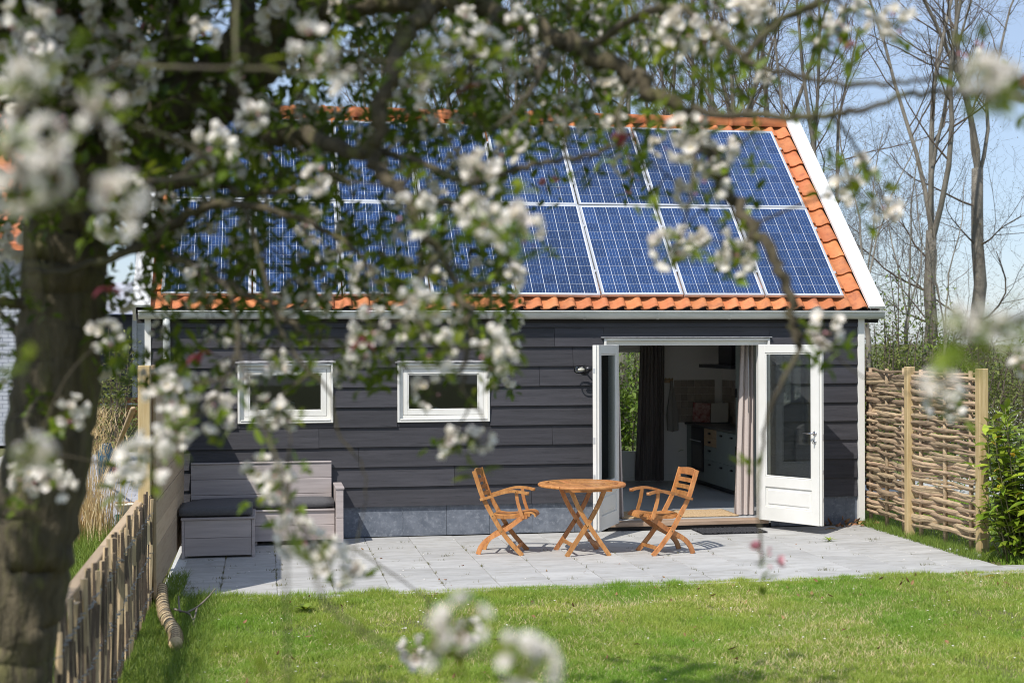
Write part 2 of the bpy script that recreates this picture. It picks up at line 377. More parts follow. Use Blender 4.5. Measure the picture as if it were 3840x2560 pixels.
for k in range(10):
    z = .345 + .2275 * k; ztop = z + .2275
    segs = [(-.10, 8.232)]
    for q in opens:
        if q[2] < ztop - .005 and q[3] > z + .02:
            # board is notched away by the opening: shorten it
            ns = []
            for a, b in segs:
                if q[0] > a and q[1] < b: ns += [(a, q[0] - .002), (q[1] + .002, b)]
                else: ns.append((a, b))
            segs = ns
    for a, b in segs:
        cuts = [a] + [j for j in joints.get(k, ()) if a + .3 < j < b - .3] + [b]
        for c, d in zip(cuts[:-1], cuts[1:]):
            hb(board_piece(c + .002, d - .002, z + rnd.uniform(-.002, .002), k), 'board', mt['black'])
# strips closing the partial rows over and under the openings
for q in opens:
    for k in range(10):
        z = .345 + .2275 * k; zt = z + .2275
        if z + .02 < q[3] < zt - .005: hb(MB().box(q[0] - .002, q[1] + .002, -.020, .02, q[3] + .012, zt + .01), 'board', mt['black'])
        if z < q[2] < zt and q[2] > .1 and q[2] - z > .02: hb(MB().box(q[0] - .002, q[1] + .002, -.022, .02, z + .001, q[2] - .003), 'board', mt['black'])
for a, b in ((HX0, HX0 + .068), (8.231, 8.314)):
    hb(MB().rbox(a, b, -.05, .03, .045, 2.50, .004), 'corner_board', mt['white'])

# windows
def frame4(m, x0, x1, z0, z1, t, y0, y1, tb=None):
    tb = tb or t
    m.rbox(x0, x0 + t, y0, y1, z0, z1, .003); m.rbox(x1 - t, x1, y0, y1, z0, z1, .003)
    m.rbox(x0 + t, x1 - t, y0 + .0007, y1, z1 - t, z1 - .0006, .003); m.rbox(x0 + t, x1 - t, y0 + .0007, y1, z0 + .0006, z0 + tb, .003)
for q in (W1, W2):
    x0, x1, z0, z1 = q
    m = MB(); frame4(m, x0, x1, z0, z1, .024, -.052, .11)
    frame4(m, x0 + .0245, x1 - .0245, z0 + .0245, z1 - .0245, .045, -.002, .10, .052)
    win = hb(m, 'window', mt['white'])
    a, b, c, d = x0 + .073, x1 - .073, z0 + .08, z1 - .073
    m = MB(); frame4(m, a, b, c, d, .05, -.004, .06, .056); hb(m, 'sash', mt['white'], win)
    m = MB(); frame4(m, a + .051, b - .051, c + .057, d - .051, .014, .004, .05); hb(m, 'glazing_bead', mt['white'], win)
    hb(MB().box(a + .06, b - .06, .028, .034, c + .065, d - .06), 'pane', mt['glass'], win)
    hb(MB().rbox(x0 + .03, x1 - .03, -.058, -.02, z0 + .025, z0 + .042, .004), 'sill', mt['white'], win)
    n = 24; vs = []
    for i in range(n + 1):
        x = x0 - .03 + (x1 - x0 + .06) * i / n; j1, j2 = rnd.uniform(-.003, .003), rnd.uniform(-.004, .004)
        vs += [(x, -.012, z1 + .034 + j1), (x, -.066, z1 + .012 + j2), (x, -.066, z1 + .004 + j2)]
    hb(MB().add(vs, [(3 * i + e, 3 * i + 3 + e, 3 * i + 4 + e, 3 * i + 1 + e) for i in range(n) for e in (0, 1)]), 'lead_flashing', mt['lead'], win)

# door frame
m = MB()
x0, x1, z1 = DR[0], DR[1], DR[3]
m.rbox(x0, x0 + .028, -.052, .13, .05, z1, .003); m.rbox(x1 - .028, x1, -.052, .13, .05, z1, .003)
m.rbox(x0 + .028, x1 - .028, -.0515, .13, z1 - .028, z1 - .0006, .003)
m.rbox(x0 + .0285, x0 + .118, .004, .12, .09, z1 - .029, .003); m.rbox(x1 - .118, x1 - .0285, .004, .12, .09, z1 - .029, .003)
m.rbox(x0 + .119, x1 - .119, .0047, .12, z1 - .085, z1 - .029, .003)
hb(m, 'door_frame', mt['white'])
hb(MB().rbox(DR[0] - .04, DR[1] + .02, -.075, -.012, z1 + .003, z1 + .016, .004), 'lead_flashing', mt['lead'])
hb(MB().rbox(5.10, 7.09, -.055, .14, .045, .098, .006), 'door_sill', mt['sill'])
hb(MB().rbox(5.12, 7.10, -.03, .1, .0, .044, .003), 'threshold', mt['dark'])

# door leaves, built closed with the hinge at the origin, then swung outwards
def leaf(sign, hinge, ang, handle):
    Wd, H0, H1, t = .87, 0.0, 2.085, .056
    X = lambda a, b: (a, b) if sign > 0 else (-b, -a)
    m = MB()
    def bx(a, b, z0, z1, ya, yb, c=.004): m.rbox(*X(a, b), ya, yb, z0, z1, c)
    bx(0, .098, H0, H1, 0, t); bx(Wd - .104, Wd, H0, H1, 0, t)
    bx(.098, Wd - .104, H1 - .10, H1 - .0005, .0006, t - .0006); bx(.098, Wd - .104, H0 + .0005, .165, .0006, t - .0006)
    bx(.098, Wd - .104, .40, .52, .0006, t - .0006)
    root = link('door', m.mesh('door', mt['white']), house, (hinge[0] - 4.07, hinge[1], hinge[2]), (0, 0, ang))
    m = MB(); xa, xb = X(.10, Wd - .106); m.rbox(xa, xb, .016, t - .016, .166, .399, .003); m.rbox(xa + .03, xb - .03, .006, t - .006, .195, .37, .01)
    m.build('panel', mt['white'], root)
    m = MB(); xa, xb = X(.0985, Wd - .1045); frame4(m, xa, xb, .521, H1 - .101, .016, .008, t - .008); m.build('glazing_bead', mt['white'], root)
    MB().box(xa + .01, xb - .01, t / 2 - .008, t / 2 + .008, .53, H1 - .11).build('pane', mt['glass'], root)
    m = MB(); xa, xb = X(Wd - .004, Wd + .022); m.rbox(xa, xb, -.012, t * .55, .0, H1, .003); m.build('rebate_strip', mt['white'], root)
    m = MB()
    xe = Wd + .0222
    for zc, hh in ((1.80, .05), (1.02, .07), (.62, .04), (.30, .04)):
        xa, xb = X(xe, xe + .002); m.box(xa, xb, -.006, .018, zc - hh / 2, zc + hh / 2)
    m.build('lock_plate', mt['alu'], root)
    if handle:
        xa = (Wd - .052) * sign
        for sgn, y in ((-1, 0), (1, t)):
            h = MB().tube([(xa, y, 1.06), (xa, y + sgn * .05, 1.06), (xa - sign * .02, y + sgn * .055, 1.06), (xa - sign * .13, y + sgn * .055, 1.062)], [.011, .010, .010, .009], 8)
            h.tube([(xa, y + sgn * .001, 1.06), (xa, y + sgn * .008, 1.06)], .026, 12)
            h.tube([(xa, y + sgn * .001, .965), (xa, y + sgn * .012, .965)], .022, 12)
            h.rbox(xa - .006, xa + .006, min(y, y + sgn * .045), max(y, y + sgn * .045), .945, .968, .003)
            h.build('handle', mt['chrome'], root)
    for zc in (.22, 1.05, 1.86): MB().tube([(0, -.008, zc - .05), (0, -.008, zc + .05)], .009, 8).build('hinge', mt['alu'], root)
    return root
# right leaf: closed it reaches left from its hinge (sign -1); swung out to point right and forward
leaf(-1, (6.995, -.055, .10), R(180 - 58), True)
leaf(1, (5.19, -.055, .10), R(-119), False)

# ------------------------------------------------------------- roof
hb(MB().add([T(-.14, -.03, HX0 - .1), T(-.14, -.03, HX1 + .1), T(3.66, -.03, HX1 + .1), T(3.66, -.03, HX0 - .1),
             T(-.14, -.09, HX0 - .1), T(-.14, -.09, HX1 + .1), T(3.66, -.09, HX1 + .1), T(3.66, -.09, HX0 - .1)],
            [(0, 1, 2, 3), (7, 6, 5, 4), (0, 4, 5, 1), (1, 5, 6, 2), (2, 6, 7, 3), (3, 7, 4, 0)]), 'roof_underlay', mt['dark'])
yr, zr = T(3.66, 0, 0).y, T(3.66, 0, 0).z
m = MB(); zb = lambda y: zr + (2.5 - zr) * (y - yr) / (HD + .2 - yr)
for (xa, xb, ya, yb, dz) in ((HX0 - .1, 4.7, yr, HD + .2, 0), (7.9, HX1 + .1, yr, HD + .2, 0), (4.7, 7.9, yr, 3.32, 0), (4.7, 7.9, 4.55, HD + .2, 0)):  # slope left open around the added roof window
    m.add([(xa, ya, zb(ya)), (xb, ya, zb(ya)), (xb, yb, zb(yb)), (xa, yb, zb(yb)), (xa, ya, zb(ya) - .08), (xb, ya, zb(ya) - .08), (xb, yb, zb(yb) - .08), (xa, yb, zb(yb) - .08)],
          [(0, 1, 2, 3), (7, 6, 5, 4), (0, 4, 5, 1), (1, 5, 6, 2), (2, 6, 7, 3), (3, 7, 4, 0)])
hb(m, 'back_roof_slope', mt['tile'])
hb(MB().add([(4.7, 3.32, zb(3.32) + .01), (7.9, 3.32, zb(3.32) + .01), (7.9, 4.55, zb(4.55) + .01), (4.7, 4.55, zb(4.55) + .01)], [(0, 1, 2, 3)]), 'added_roof_window', mt['glass'])  # out of view, added to brighten the room below
# pantile
P, LEN, EXPO = .2005, .365, .3175
prof = [(-.012, .020), (.0, .006), (.03, .0), (.065, .001), (.095, .009), (.12, .024), (.143, .041), (.165, .050), (.185, .051), (.203, .044), (.214, .030), (.216, .016)]
def pantile():
    m = MB(); n = len(prof); top = []; bot = []
    rows = [(0.0, .034), (.05, .031), (.2, .018), (LEN, .0)]
    for yy, dz in rows:
        for x, z in prof: top.append((x, yy, z + dz))
    for yy, dz in rows:
        for x, z in prof: bot.append((x, yy, z + dz - .016))
    b = len(top); fs = []; fb = []
    for r_ in range(len(rows) - 1):
        for i in range(n - 1):
            q = (r_ * n + i, r_ * n + i + 1, (r_ + 1) * n + i + 1, (r_ + 1) * n + i); fs.append(q); fb.append(tuple(b + k for k in q[::-1]))
    m.add(top + bot, fs + fb, 0, True)
    front = [(i, b + i, b + i + 1, i + 1) for i in range(n - 1)]
    side = [(r_ * n + n - 1, b + r_ * n + n - 1, b + (r_ + 1) * n + n - 1, (r_ + 1) * n + n - 1) for r_ in range(len(rows) - 1)]
    m.add(top + bot, front + side, 0, False)
    return m.mesh('roof_tile', mt['tile'])
tile_me = pantile()
NC = 42
for c in range(12):
    for i in range(NC):
        if 2 <= c <= 9 and 3 <= i < NC - 3: continue
        s = -.165 + EXPO * c; x = -.095 + P * i
        p = T(s, .0 - .02, x)
        link('roof_tile', tile_me, house, (p.x - 4.07, p.y + rnd.uniform(-.004, .004), p.z), (TH + rnd.uniform(-.012, .012), rnd.uniform(-.008, .008), rnd.uniform(-.008, .008)))
# ridge tiles
m = MB(); n = 12; vs = []; fs = []
for (xx, rr) in ((0, .128), (.05, .13), (.055, .117), (.40, .108), (.44, .106)):
    for k in range(n + 1):
        a = R(-20) + R(220) * k / n; vs.append((xx, math.cos(a) * rr, math.sin(a) * rr * .95))
for i in range(4):
    for k in range(n): fs.append((i * (n + 1) + k, i * (n + 1) + k + 1, (i + 1) * (n + 1) + k + 1, (i + 1) * (n + 1) + k))
vs2 = [(x * 1.0, y * .86, z * .86) for x, y, z in vs]
b = len(vs); m.add(vs + vs2, fs + [tuple(b + i for i in f[::-1]) for f in fs], 0, True); m.add(vs[:n + 1] + vs2[:n + 1], [(k, n + 1 + k, n + 2 + k, k + 1) for k in range(n)])
ridge_me = m.mesh('ridge_tile', mt['tile'])
for i in range(21):
    link('ridge_tile', ridge_me, house, (-.11 + .4005 * i - 4.07, 2.70, 5.243), (rnd.uniform(-.02, .02), rnd.uniform(-.008, .008), rnd.uniform(-.01, .01)))
# verge boards
for a, b in ((-.295, -.095), (8.335, 8.535)):
    m = MB(); MM = lambda: None
    v = [T(-.20, .095, a), T(-.20, .095, b), T(3.72, .095, b), T(3.72, .095, a), T(-.20, .06, a), T(-.20, .06, b), T(3.72, .06, b), T(3.72, .06, a)]
    m.add(v, [(0, 1, 2, 3), (7, 6, 5, 4), (0, 4, 5, 1), (1, 5, 6, 2), (2, 6, 7, 3), (3, 7, 4, 0)])
    hb(m, 'verge_board', mt['whitecap'])
    o_ = a if a < 0 else b - .035
    v = [T(-.18, .058, o_), T(-.18, .058, o_ + .035), T(3.7, .058, o_ + .035), T(3.7, .058, o_), T(-.18, -.16, o_), T(-.18, -.16, o_ + .035), T(3.7, -.16, o_ + .035), T(3.7, -.16, o_)]
    hb(MB().add(v, [(0, 1, 2, 3), (7, 6, 5, 4), (0, 4, 5, 1), (1, 5, 6, 2), (2, 6, 7, 3), (3, 7, 4, 0)]), 'barge_board', mt['white'])
# gutter
gy, gz, gr = -.118, 2.570, .066
ga = [R(180) + R(180) * k / 10 for k in range(11)]
prf = [(gy + gr * math.cos(a), gz + gr * math.sin(a) * 1.25) for a in ga]
bead = [(gy - gr - .012 + .009 * math.cos(a), gz + .004 + .009 * math.sin(a)) for a in [R(60 * k) for k in range(6)]]
m = MB(); gx0, gx1 = -.225, 8.515
for (x_a, x_b) in ((gx0, gx1),):
    vs = [(x, y, z) for x in (x_a, x_b) for y, z in prf]; n = len(prf)
    m.add(vs, [(i, i + 1, n + i + 1, n + i) for i in range(n - 1)], 0, True)
    vs = [(x, y + (.003 if y < gy else -.003), z + .004) for x in (x_a, x_b) for y, z in prf]
    m.add(vs, [(i + 1, i, n + i, n + i + 1) for i in range(n - 1)], 0, True)
    m.add([(x, y, z) for x in (x_a, x_b) for y, z in bead], [(i, (i + 1) % 6, 6 + (i + 1) % 6, 6 + i) for i in range(6)], 0, True)
for x in (gx0 + .001, gx1 - .001): m.add([(x, y, z) for y, z in prf], [tuple(range(len(prf)))])
hb(m, 'gutter', mt['zinc'])
for i in range(10):
    x = .42 + .88 * i
    m = MB(); pp = [(y + (y - gy) * .06, z + (z - gz) * .06 - .001) for y, z in prf]
    m.add([(xx, y, z) for xx in (x - .013, x + .013) for y, z in pp], [(k, k + 1, 11 + k + 1, 11 + k) for k in range(10)], 0, True)
    hb(m, 'gutter_bracket', mt['zinc'])
hb(MB().box(HX0 - .08, HX1 + .18, -.045, -.006, 2.445, 2.60), 'eaves_board', mt['dark'])
hb(MB().tube([(.075, -.118, 2.50), (.075, -.118, 2.42), (.075, -.10, 2.36), (.075, -.085, 2.28), (.075, -.085, .05)], .042, 14), 'downpipe', mt['zinc'])
for z in (2.05, 1.15): hb(MB().tube([(.075, -.085, z - .012), (.075, -.085, z + .012)], .046, 14), 'pipe_clip', mt['zinc'])

# ------------------------------------------------------------- interior
iw = MB()
iw.box(4.55, 4.62, .131, 4.74, 0, 2.5)
iw.box(8.105, 8.15, 1.66, 4.74, .09, 2.5); iw.box(8.105, 8.15, .131, .40, .09, 2.5); iw.box(8.105, 8.15, .401, 1.659, 2.25, 2.5)  # inner wall left open at the added side opening
hb(iw, 'inner_wall', mt['inwall'])
hb(MB().box(HX0 + .13, HX1 - .13, .131, 4.86, .02, .093), 'inner_floor', mt['floor'])
hb(MB().box(HX0 + .13, 4.9, .131, 4.86, 2.5, 2.56).box(7.9, HX1 - .13, .131, 4.86, 2.5, 2.56).box(4.9, 7.9, .131, 2.6, 2.5, 2.56), 'ceiling', mt['inwall'])  # left open so daylight from the added roof window gets in
m = MB(); frame4(m, 6.20, 7.08, .10, 2.12, .06, 4.73, 4.82); m.rbox(6.26, 7.02, 4.75, 4.81, .16, .55, .004); frame4(m, 4.70, 6.199, .10, 2.12, .06, 4.73, 4.82); m.rbox(4.76, 6.139, 4.75, 4.81, .16, .30, .004); gl = hb(m, 'back_door', mt['white'])  # wide left bay is unseen, added to let more daylight in
hb(MB().box(6.26, 7.02, 4.77, 4.785, .56, 2.06), 'pane', mt['glass'], gl); hb(MB().box(4.76, 6.139, 4.77, 4.785, .31, 2.06), 'pane', mt['glass'], gl)
hb(MB().rbox(7.085, 7.30, 4.722, 4.739, .093, .20, .002), 'skirting', mt['white'])
# tiled splash-backs, tile by tile
zm = MB().rbox(0, .105, -.010, 0, 0, .105, .003).mesh('wall_tile', mt['zellige'])
for i in range(6):
    for j in range(6):
        link('wall_tile', zm, house, (7.33 + .108 * i - 4.07, 4.738 + rnd.uniform(-.001, .001), .985 + .108 * j), (0, 0, rnd.uniform(-.03, .03)))
for i in range(17):
    for j in range(6):
        link('wall_tile', zm, house, (8.104 - 4.07, 4.72 - .108 * i, .985 + .108 * j), (0, 0, R(-90) + rnd.uniform(-.03, .03)))
# ================================================================ solar panels
def cell_material(gain=1.0):
    m = bpy.data.materials.new('solar_cell'); m.use_nodes = True; N = m.node_tree.nodes; Lk = m.node_tree.links.new
    b = N['Principled BSDF']; tc = N.new('ShaderNodeTexCoord'); oi = N.new('ShaderNodeObjectInfo')
    ad = N.new('ShaderNodeVectorMath'); ad.operation = 'ADD'; Lk(tc.outputs['Object'], ad.inputs[0]); Lk(oi.outputs['Location'], ad.inputs[1])
    vo = N.new('ShaderNodeTexVoronoi'); vo.inputs['Scale'].default_value = 85; Lk(ad.outputs[0], vo.inputs['Vector'])
    sx = N.new('ShaderNodeSeparateColor'); Lk(vo.outputs['Color'], sx.inputs[0])
    mx = N.new('ShaderNodeMix'); mx.data_type = 'RGBA'; mx.inputs[6].default_value = (.009, .028, .092, 1); mx.inputs[7].default_value = (.024, .068, .195, 1); Lk(sx.outputs[0], mx.inputs[0])
    # printed busbars: thin silver lines on the cell
    sp = N.new('ShaderNodeSeparateXYZ'); Lk(tc.outputs['Object'], sp.inputs[0])
    fac = None
    for x0 in (-.04, .0, .04):
        s = N.new('ShaderNodeMath'); s.operation = 'SUBTRACT'; s.inputs[1].default_value = x0; Lk(sp.outputs[0], s.inputs[0])
        a = N.new('ShaderNodeMath'); a.operation = 'ABSOLUTE'; Lk(s.outputs[0], a.inputs[0])
        l = N.new('ShaderNodeMath'); l.operation = 'LESS_THAN'; l.inputs[1].default_value = .0009; Lk(a.outputs[0], l.inputs[0])
        if fac is None: fac = l.outputs[0]
        else:
            q = N.new('ShaderNodeMath'); q.operation = 'MAXIMUM'; Lk(fac, q.inputs[0]); Lk(l.outputs[0], q.inputs[1]); fac = q.outputs[0]
    m2 = N.new('ShaderNodeMix'); m2.data_type = 'RGBA'; m2.inputs[7].default_value = (.5, .54, .6, 1); Lk(mx.outputs[2], m2.inputs[6]); Lk(fac, m2.inputs[0])
    ge = N.new('ShaderNodeNewGeometry'); du = N.new('ShaderNodeTexNoise'); du.inputs['Scale'].default_value = .9; Lk(ge.outputs['Position'], du.inputs['Vector'])
    dr = N.new('ShaderNodeMapRange'); dr.inputs[1].default_value = .3; dr.inputs[2].default_value = .7; dr.inputs[3].default_value = .25; dr.inputs[4].default_value = .55; Lk(du.outputs[0], dr.inputs[0]); Lk(dr.outputs[0], b.inputs['Coat Weight'])
    hs = N.new('ShaderNodeHueSaturation'); mr = N.new('ShaderNodeMapRange'); mr.inputs[3].default_value = .80 * gain; mr.inputs[4].default_value = 1.14 * gain; Lk(oi.outputs['Random'], mr.inputs[0]); Lk(mr.outputs[0], hs.inputs['Value'])
    Lk(m2.outputs[2], hs.inputs['Color']); Lk(hs.outputs[0], b.inputs['Base Color'])
    b.inputs['Roughness'].default_value = .35; b.inputs['Coat Weight'].default_value = .45; b.inputs['Specular IOR Level'].default_value = .3; b.inputs['Coat Roughness'].default_value = .06
    return m
CELLS = [cell_material(g_) for g_ in (.84, .97, 1.1)]; mt['sheet'] = M('white_backsheet', (.72, .74, .77), None, .3, coat=.8)
PW, PL = .99, 1.690
ncx, ncy = 6, 10; cw, ch = (PW - .062) / ncx, (PL - .066) / ncy
fm = MB(); t = .022
fm.box(0, t, 0, PL, -.036, 0); fm.box(PW - t, PW, 0, PL, -.036, 0); fm.box(t, PW - t, 0, t, -.036, -.0004); fm.box(t, PW - t, PL - t, PL, -.036, -.0004)
frame_me = fm.mesh('frame', mt['alu'])
sheet_me = MB().box(t, PW - t, t, PL - t, -.012, -.0045).mesh('backsheet', mt['sheet'])
cell_mes = [MB().box(-cw / 2 + .0028, cw / 2 - .0028, -ch / 2 + .0017, ch / 2 - .0017, -.0008, 0).mesh('cell', c_) for c_ in CELLS]
clamp_me = MB().rbox(-.012, .012, -.02, .02, -.004, .012, .003).mesh('clamp', mt['alu'])
ordn = ['leftmost', 'second from the left', 'third from the left', 'fourth from the left', 'fourth from the right', 'third from the right', 'second from the right', 'rightmost']
for row in range(2):
    for c in range(8):
        p = T(1.704 * row, .09, 1.01 * c + .01)
        o = empty('solar_panel', p); o.rotation_euler = (TH + rnd.uniform(-.006, .006), rnd.uniform(-.005, .005), 0); cell_me = cell_mes[(c * 5 + row * 4 + c // 3) % 3]
        tag(o, 'blue solar panel, %s in the %s row on the roof' % (ordn[c], ('lower', 'upper')[row]), 'solar panel', 'solar panels on the tiled roof')
        link('frame', frame_me, o); link('backsheet', sheet_me, o)
        for i in range(ncx):
            for j in range(ncy): link('cell', cell_me, o, (.031 + cw * (i + .5), .033 + ch * (j + .5), -.0032))
        for yy in (.42, 1.27): link('clamp', clamp_me, o, (PW + .010, yy, 0))
        if c == 0:
            for yy in (.42, 1.27): link('clamp', clamp_me, o, (-.012, yy, 0))

# ================================================================ table and chairs
def prof_strip(name, pts, y, wdt, th, parent, mat=None):
    return MB().strip([(a, y, b) for a, b in pts], wdt, th).build(name, mat or mt['teak'], parent)
def smooth_path(pts, n=4):
    """Catmull-Rom through the points"""
    P_ = [Vector(p) for p in pts]; P_ = [P_[0] * 2 - P_[1]] + P_ + [P_[-1] * 2 - P_[-2]]; o = []
    for i in range(1, len(P_) - 2):
        for k in range(n):
            t = k / n; a, b, c, d = P_[i - 1:i + 3]
            o.append(.5 * ((2 * b) + (c - a) * t + (2 * a - 5 * b + 4 * c - d) * t * t + (3 * b - a - 3 * c + d) * t ** 3))
    o.append(P_[-2]); return o
def sp2(pts, n=4): return [(p[0], p[1]) for p in smooth_path([(a, b, 0) for a, b in pts], n)]
CW = .39
def chair(label, loc, rz):
    r = empty('folding_chair', loc, rz, label, 'chair', 'teak folding armchairs at the round table')
    main = sp2([(-.035, .875), (.015, .72), (.065, .584), (.16, .41), (.257, .25), (.36, .12), (.475, 0)])
    curv = sp2([(0, 0), (.03, .075), (.085, .14), (.15, .187), (.24, .235), (.34, .294), (.44, .37), (.50, .405)])
    for s in (-1, 1):
        y = s * CW / 2
        prof_strip('back_leg', main, y, .024, .045, r)
        prof_strip('curved_leg', curv, y - s * .026, .022, .05, r)
        arm = sp2([(.035, .578), (.12, .602), (.25, .645), (.36, .668), (.47, .662), (.53, .648)])
        m = MB(); pts = [(a, y + s * .026, b) for a, b in arm]; m.strip(pts, .046, .026); m.tube([(.53, y + s * .026, .632), (.53, y + s * .026, .664)], .023, 10); m.build('armrest', mt['teak'], r)
        prof_strip('arm_support', sp2([(.415, .655), (.425, .58), (.445, .50), (.475, .415), (.485, .385)]), y + s * .012, .022, .034, r)
        prof_strip('seat_rail', sp2([(.155, .402), (.25, .388), (.36, .392), (.47, .412), (.55, .420)]), y - s * .052, .022, .034, r)
        for a, b in ((.065, .584), (.162, .408), (.257, .25), (.478, .40)):
            MB().tube([(a, y - s * .014, b), (a, y + s * .0155, b)], .0075, 8).build('bolt', mt['brass'], r)
        MB().tube([(.41, y + s * .050, .664), (.41, y + s * .0505, .667)], .006, 8).build('bolt', mt['brass'], r)
    for k, zc in enumerate((.842, .757, .687, .620)):
        hh = .062 if k == 0 else .043; xc = np.interp(zc, [.584, .72, .875], [.065, .015, -.035])
        n = 8; vs = []
        for i in range(n + 1):
            y = -CW / 2 + .012 + (CW - .024) * i / n; q = 1 - (2 * i / n - 1) ** 2; bow = -.018 * q
            top = hh / 2 + (.014 * q if k == 0 else 0)
            for dx, dz in ((-.008, -hh / 2), (.008, -hh / 2), (.008 - .30 * top * .3, top), (-.008 - .30 * top * .3, top)): vs.append((xc + bow + dx, y, zc + dz))
        fs = [(4 * i + e, 4 * i + (e + 1) % 4, 4 * i + 4 + (e + 1) % 4, 4 * i + 4 + e) for i in range(n) for e in range(4)] + [(3, 2, 1, 0), (4 * n, 4 * n + 1, 4 * n + 2, 4 * n + 3)]
        MB().add(vs, fs).build('back_slat', mt['teak'], r)
    seatp = sp2([(.165, .424), (.25, .410), (.36, .412), (.47, .432), (.55, .440), (.590, .425), (.605, .395)])
    for i in range(6):
        y = -CW / 2 + .075 + (CW - .15) * i / 5
        prof_strip('seat_slat', seatp, y, .043, .014, r)
    for (x, z) in ((.415, .072), (.24, .262), (.115, .165)):
        MB().rbox(x - .008, x + .008, -CW / 2 + .012, CW / 2 - .012, z - .02, z + .02, .003).build('stretcher', mt['teak'], r)
    MB().rbox(.50, .522, -CW / 2 + .03, CW / 2 - .03, .375, .412, .004).build('front_rail', mt['teak'], r)
    return r
chair('golden teak folding armchair left of the round table, facing right', (3.40, -1.37, .0), R(-19))
chair('golden teak folding armchair right of the round table, facing left', (5.545, -1.735, .0), R(189))

def table():
    r = empty('round_table', (4.435, -1.655, 0), R(2), 'round slatted teak folding table between the two armchairs', 'table')
    Rr, z0, z1 = .465, .708, .735; ri = .385
    for q in range(4):   # rim in four arcs
        n = 14; vs = []
        for i in range(n + 1):
            a = R(90) * q + R(45) + R(.4) + R(89.2) * i / n; c, s_ = math.cos(a), math.sin(a)
            for rr, zz in ((ri, z0), (Rr - .006, z0), (Rr, z0 + .008), (Rr, z1 - .008), (Rr - .008, z1), (ri, z1)): vs.append((c * rr, s_ * rr, zz))
        fs = [(6 * i + e, 6 * i + (e + 1) % 6, 6 * i + 6 + (e + 1) % 6, 6 * i + 6 + e) for i in range(n) for e in range(6)] + [tuple(range(6))[::-1], tuple(range(6 * n, 6 * n + 6))]
        MB().add(vs, fs).build('rim', mt['teak'], r)
    for (x0, x1, y0, y1) in ((-.375, .375, -.028, .028), (-.028, .028, .030, .375), (-.028, .028, -.375, -.030)):
        MB().rbox(x0, x1, y0, y1, z0 + .003, z1 - .001, .002).build('cross_bar', mt['teak'], r)
    for sx in (-1, 1):
        for sy in (-1, 1):
            alongx = sx * sy > 0
            for k in range(5):
                a = .034 + k * .068; b = a + .060
                e = math.sqrt(max(.0, (ri - .002) ** 2 - b ** 2))
                if e < .06: continue
                if alongx: X_ = sorted((sx * .031, sx * e)); Y_ = sorted((sy * a, sy * b))
                else: Y_ = sorted((sy * .031, sy * e)); X_ = sorted((sx * a, sx * b))
                MB().rbox(X_[0], X_[1], Y_[0], Y_[1], z0 + .004, z1 - .0015, .003).build('slat', mt['teak'], r)
    for s in (-1, 1):
        y = s * .243
        for d in (-1, 1):
            yy = y + (.013 if d > 0 else -.013)
            pts = [(-d * .228, yy, 0), (-d * .02, yy, .30), (d * .10, yy, .50), (d * .185, yy, .690)]
            MB().strip(smooth_path(pts, 4), .024, .045).build('leg', mt['teak'], r)
        MB().tube([(-.008, y - .03, .315), (-.008, y + .03, .315)], .009, 8).build('bolt', mt['brass'], r)
        MB().rbox(-.25, .25, y - .045, y - .027, .668, .706, .003).build('apron', mt['teak'], r)
    for x in (-.15, .13): MB().rbox(x - .009, x + .009, -.23, .23, .09, .13, .003).build('stretcher', mt['teak'], r)
    for x in (-.17, .17): MB().rbox(x - .011, x + .011, -.26, .26, .655, .69, .003).build('rail', mt['teak'], r)
table()

# ================================================================ lounge bench, storage box, cushions
def cushion(name, x0, x1, y0, y1, z0, z1, label, group):
    nx, ny = 14, 10; vs = []; fs = []
    def sq(t): return math.copysign(abs(t) ** .9, t)
    for side in (0, 1):
        for j in range(ny + 1):
            for i in range(nx + 1):
                u, v = 2 * i / nx - 1, 2 * j / ny - 1
                e = (1 - abs(u) ** 10) * (1 - abs(v) ** 10); bul = .004 * (1 - u * u) * (1 - v * v)
                cx, cy, hz, zc = (x0 + x1) / 2, (y0 + y1) / 2, (z1 - z0) / 2, (z0 + z1) / 2
                z = zc + (hz * (.62 + .38 * e) + bul * (side and 1 or 0)) * (1 if side else -1) + (rnd.uniform(-.0015, .0015) if side else 0)
                vs.append((cx + u * (x1 - x0) / 2, cy + v * (y1 - y0) / 2, z))
    n = (nx + 1) * (ny + 1)
    for j in range(ny):
        for i in range(nx):
            a = j * (nx + 1) + i; fs += [(a, a + nx + 1, a + nx + 2, a + 1), (n + a, n + a + 1, n + a + nx + 2, n + a + nx + 1)]
    edge = [i for i in range(nx + 1)] + [j * (nx + 1) + nx for j in range(1, ny + 1)] + [ny * (nx + 1) + i for i in range(nx - 1, -1, -1)] + [j * (nx + 1) for j in range(ny - 1, 0, -1)]
    fs += [(edge[i], edge[(i + 1) % len(edge)], n + edge[(i + 1) % len(edge)], n + edge[i]) for i in range(len(edge))]
    o = MB().add(vs, fs, 0, True).build(name, mt['cushion']); tag(o, label, 'cushion', group); return o
B = empty('lounge_bench', (1.12, -.35, 0), 0, 'grey washed plank bench with a high back against the black wall', 'bench')
def bp(m, name): o = m.build(name, mt['greywood'], B, (-1.12, .35, 0)); return o
for z0, z1 in ((.70, .868), (.526, .697), (.36, .523)): bp(MB().rbox(.335, 1.888, -.105, -.066, z0, z1, .004), 'back_plank')
bp(MB().rbox(.335, 1.888, -.118, -.060, .8685, .886, .004), 'top_rail')
for z0, z1 in ((.048, .213), (.217, .372)): bp(MB().rbox(.36, 1.902, -.478, -.455, z0, z1, .003), 'front_plank')
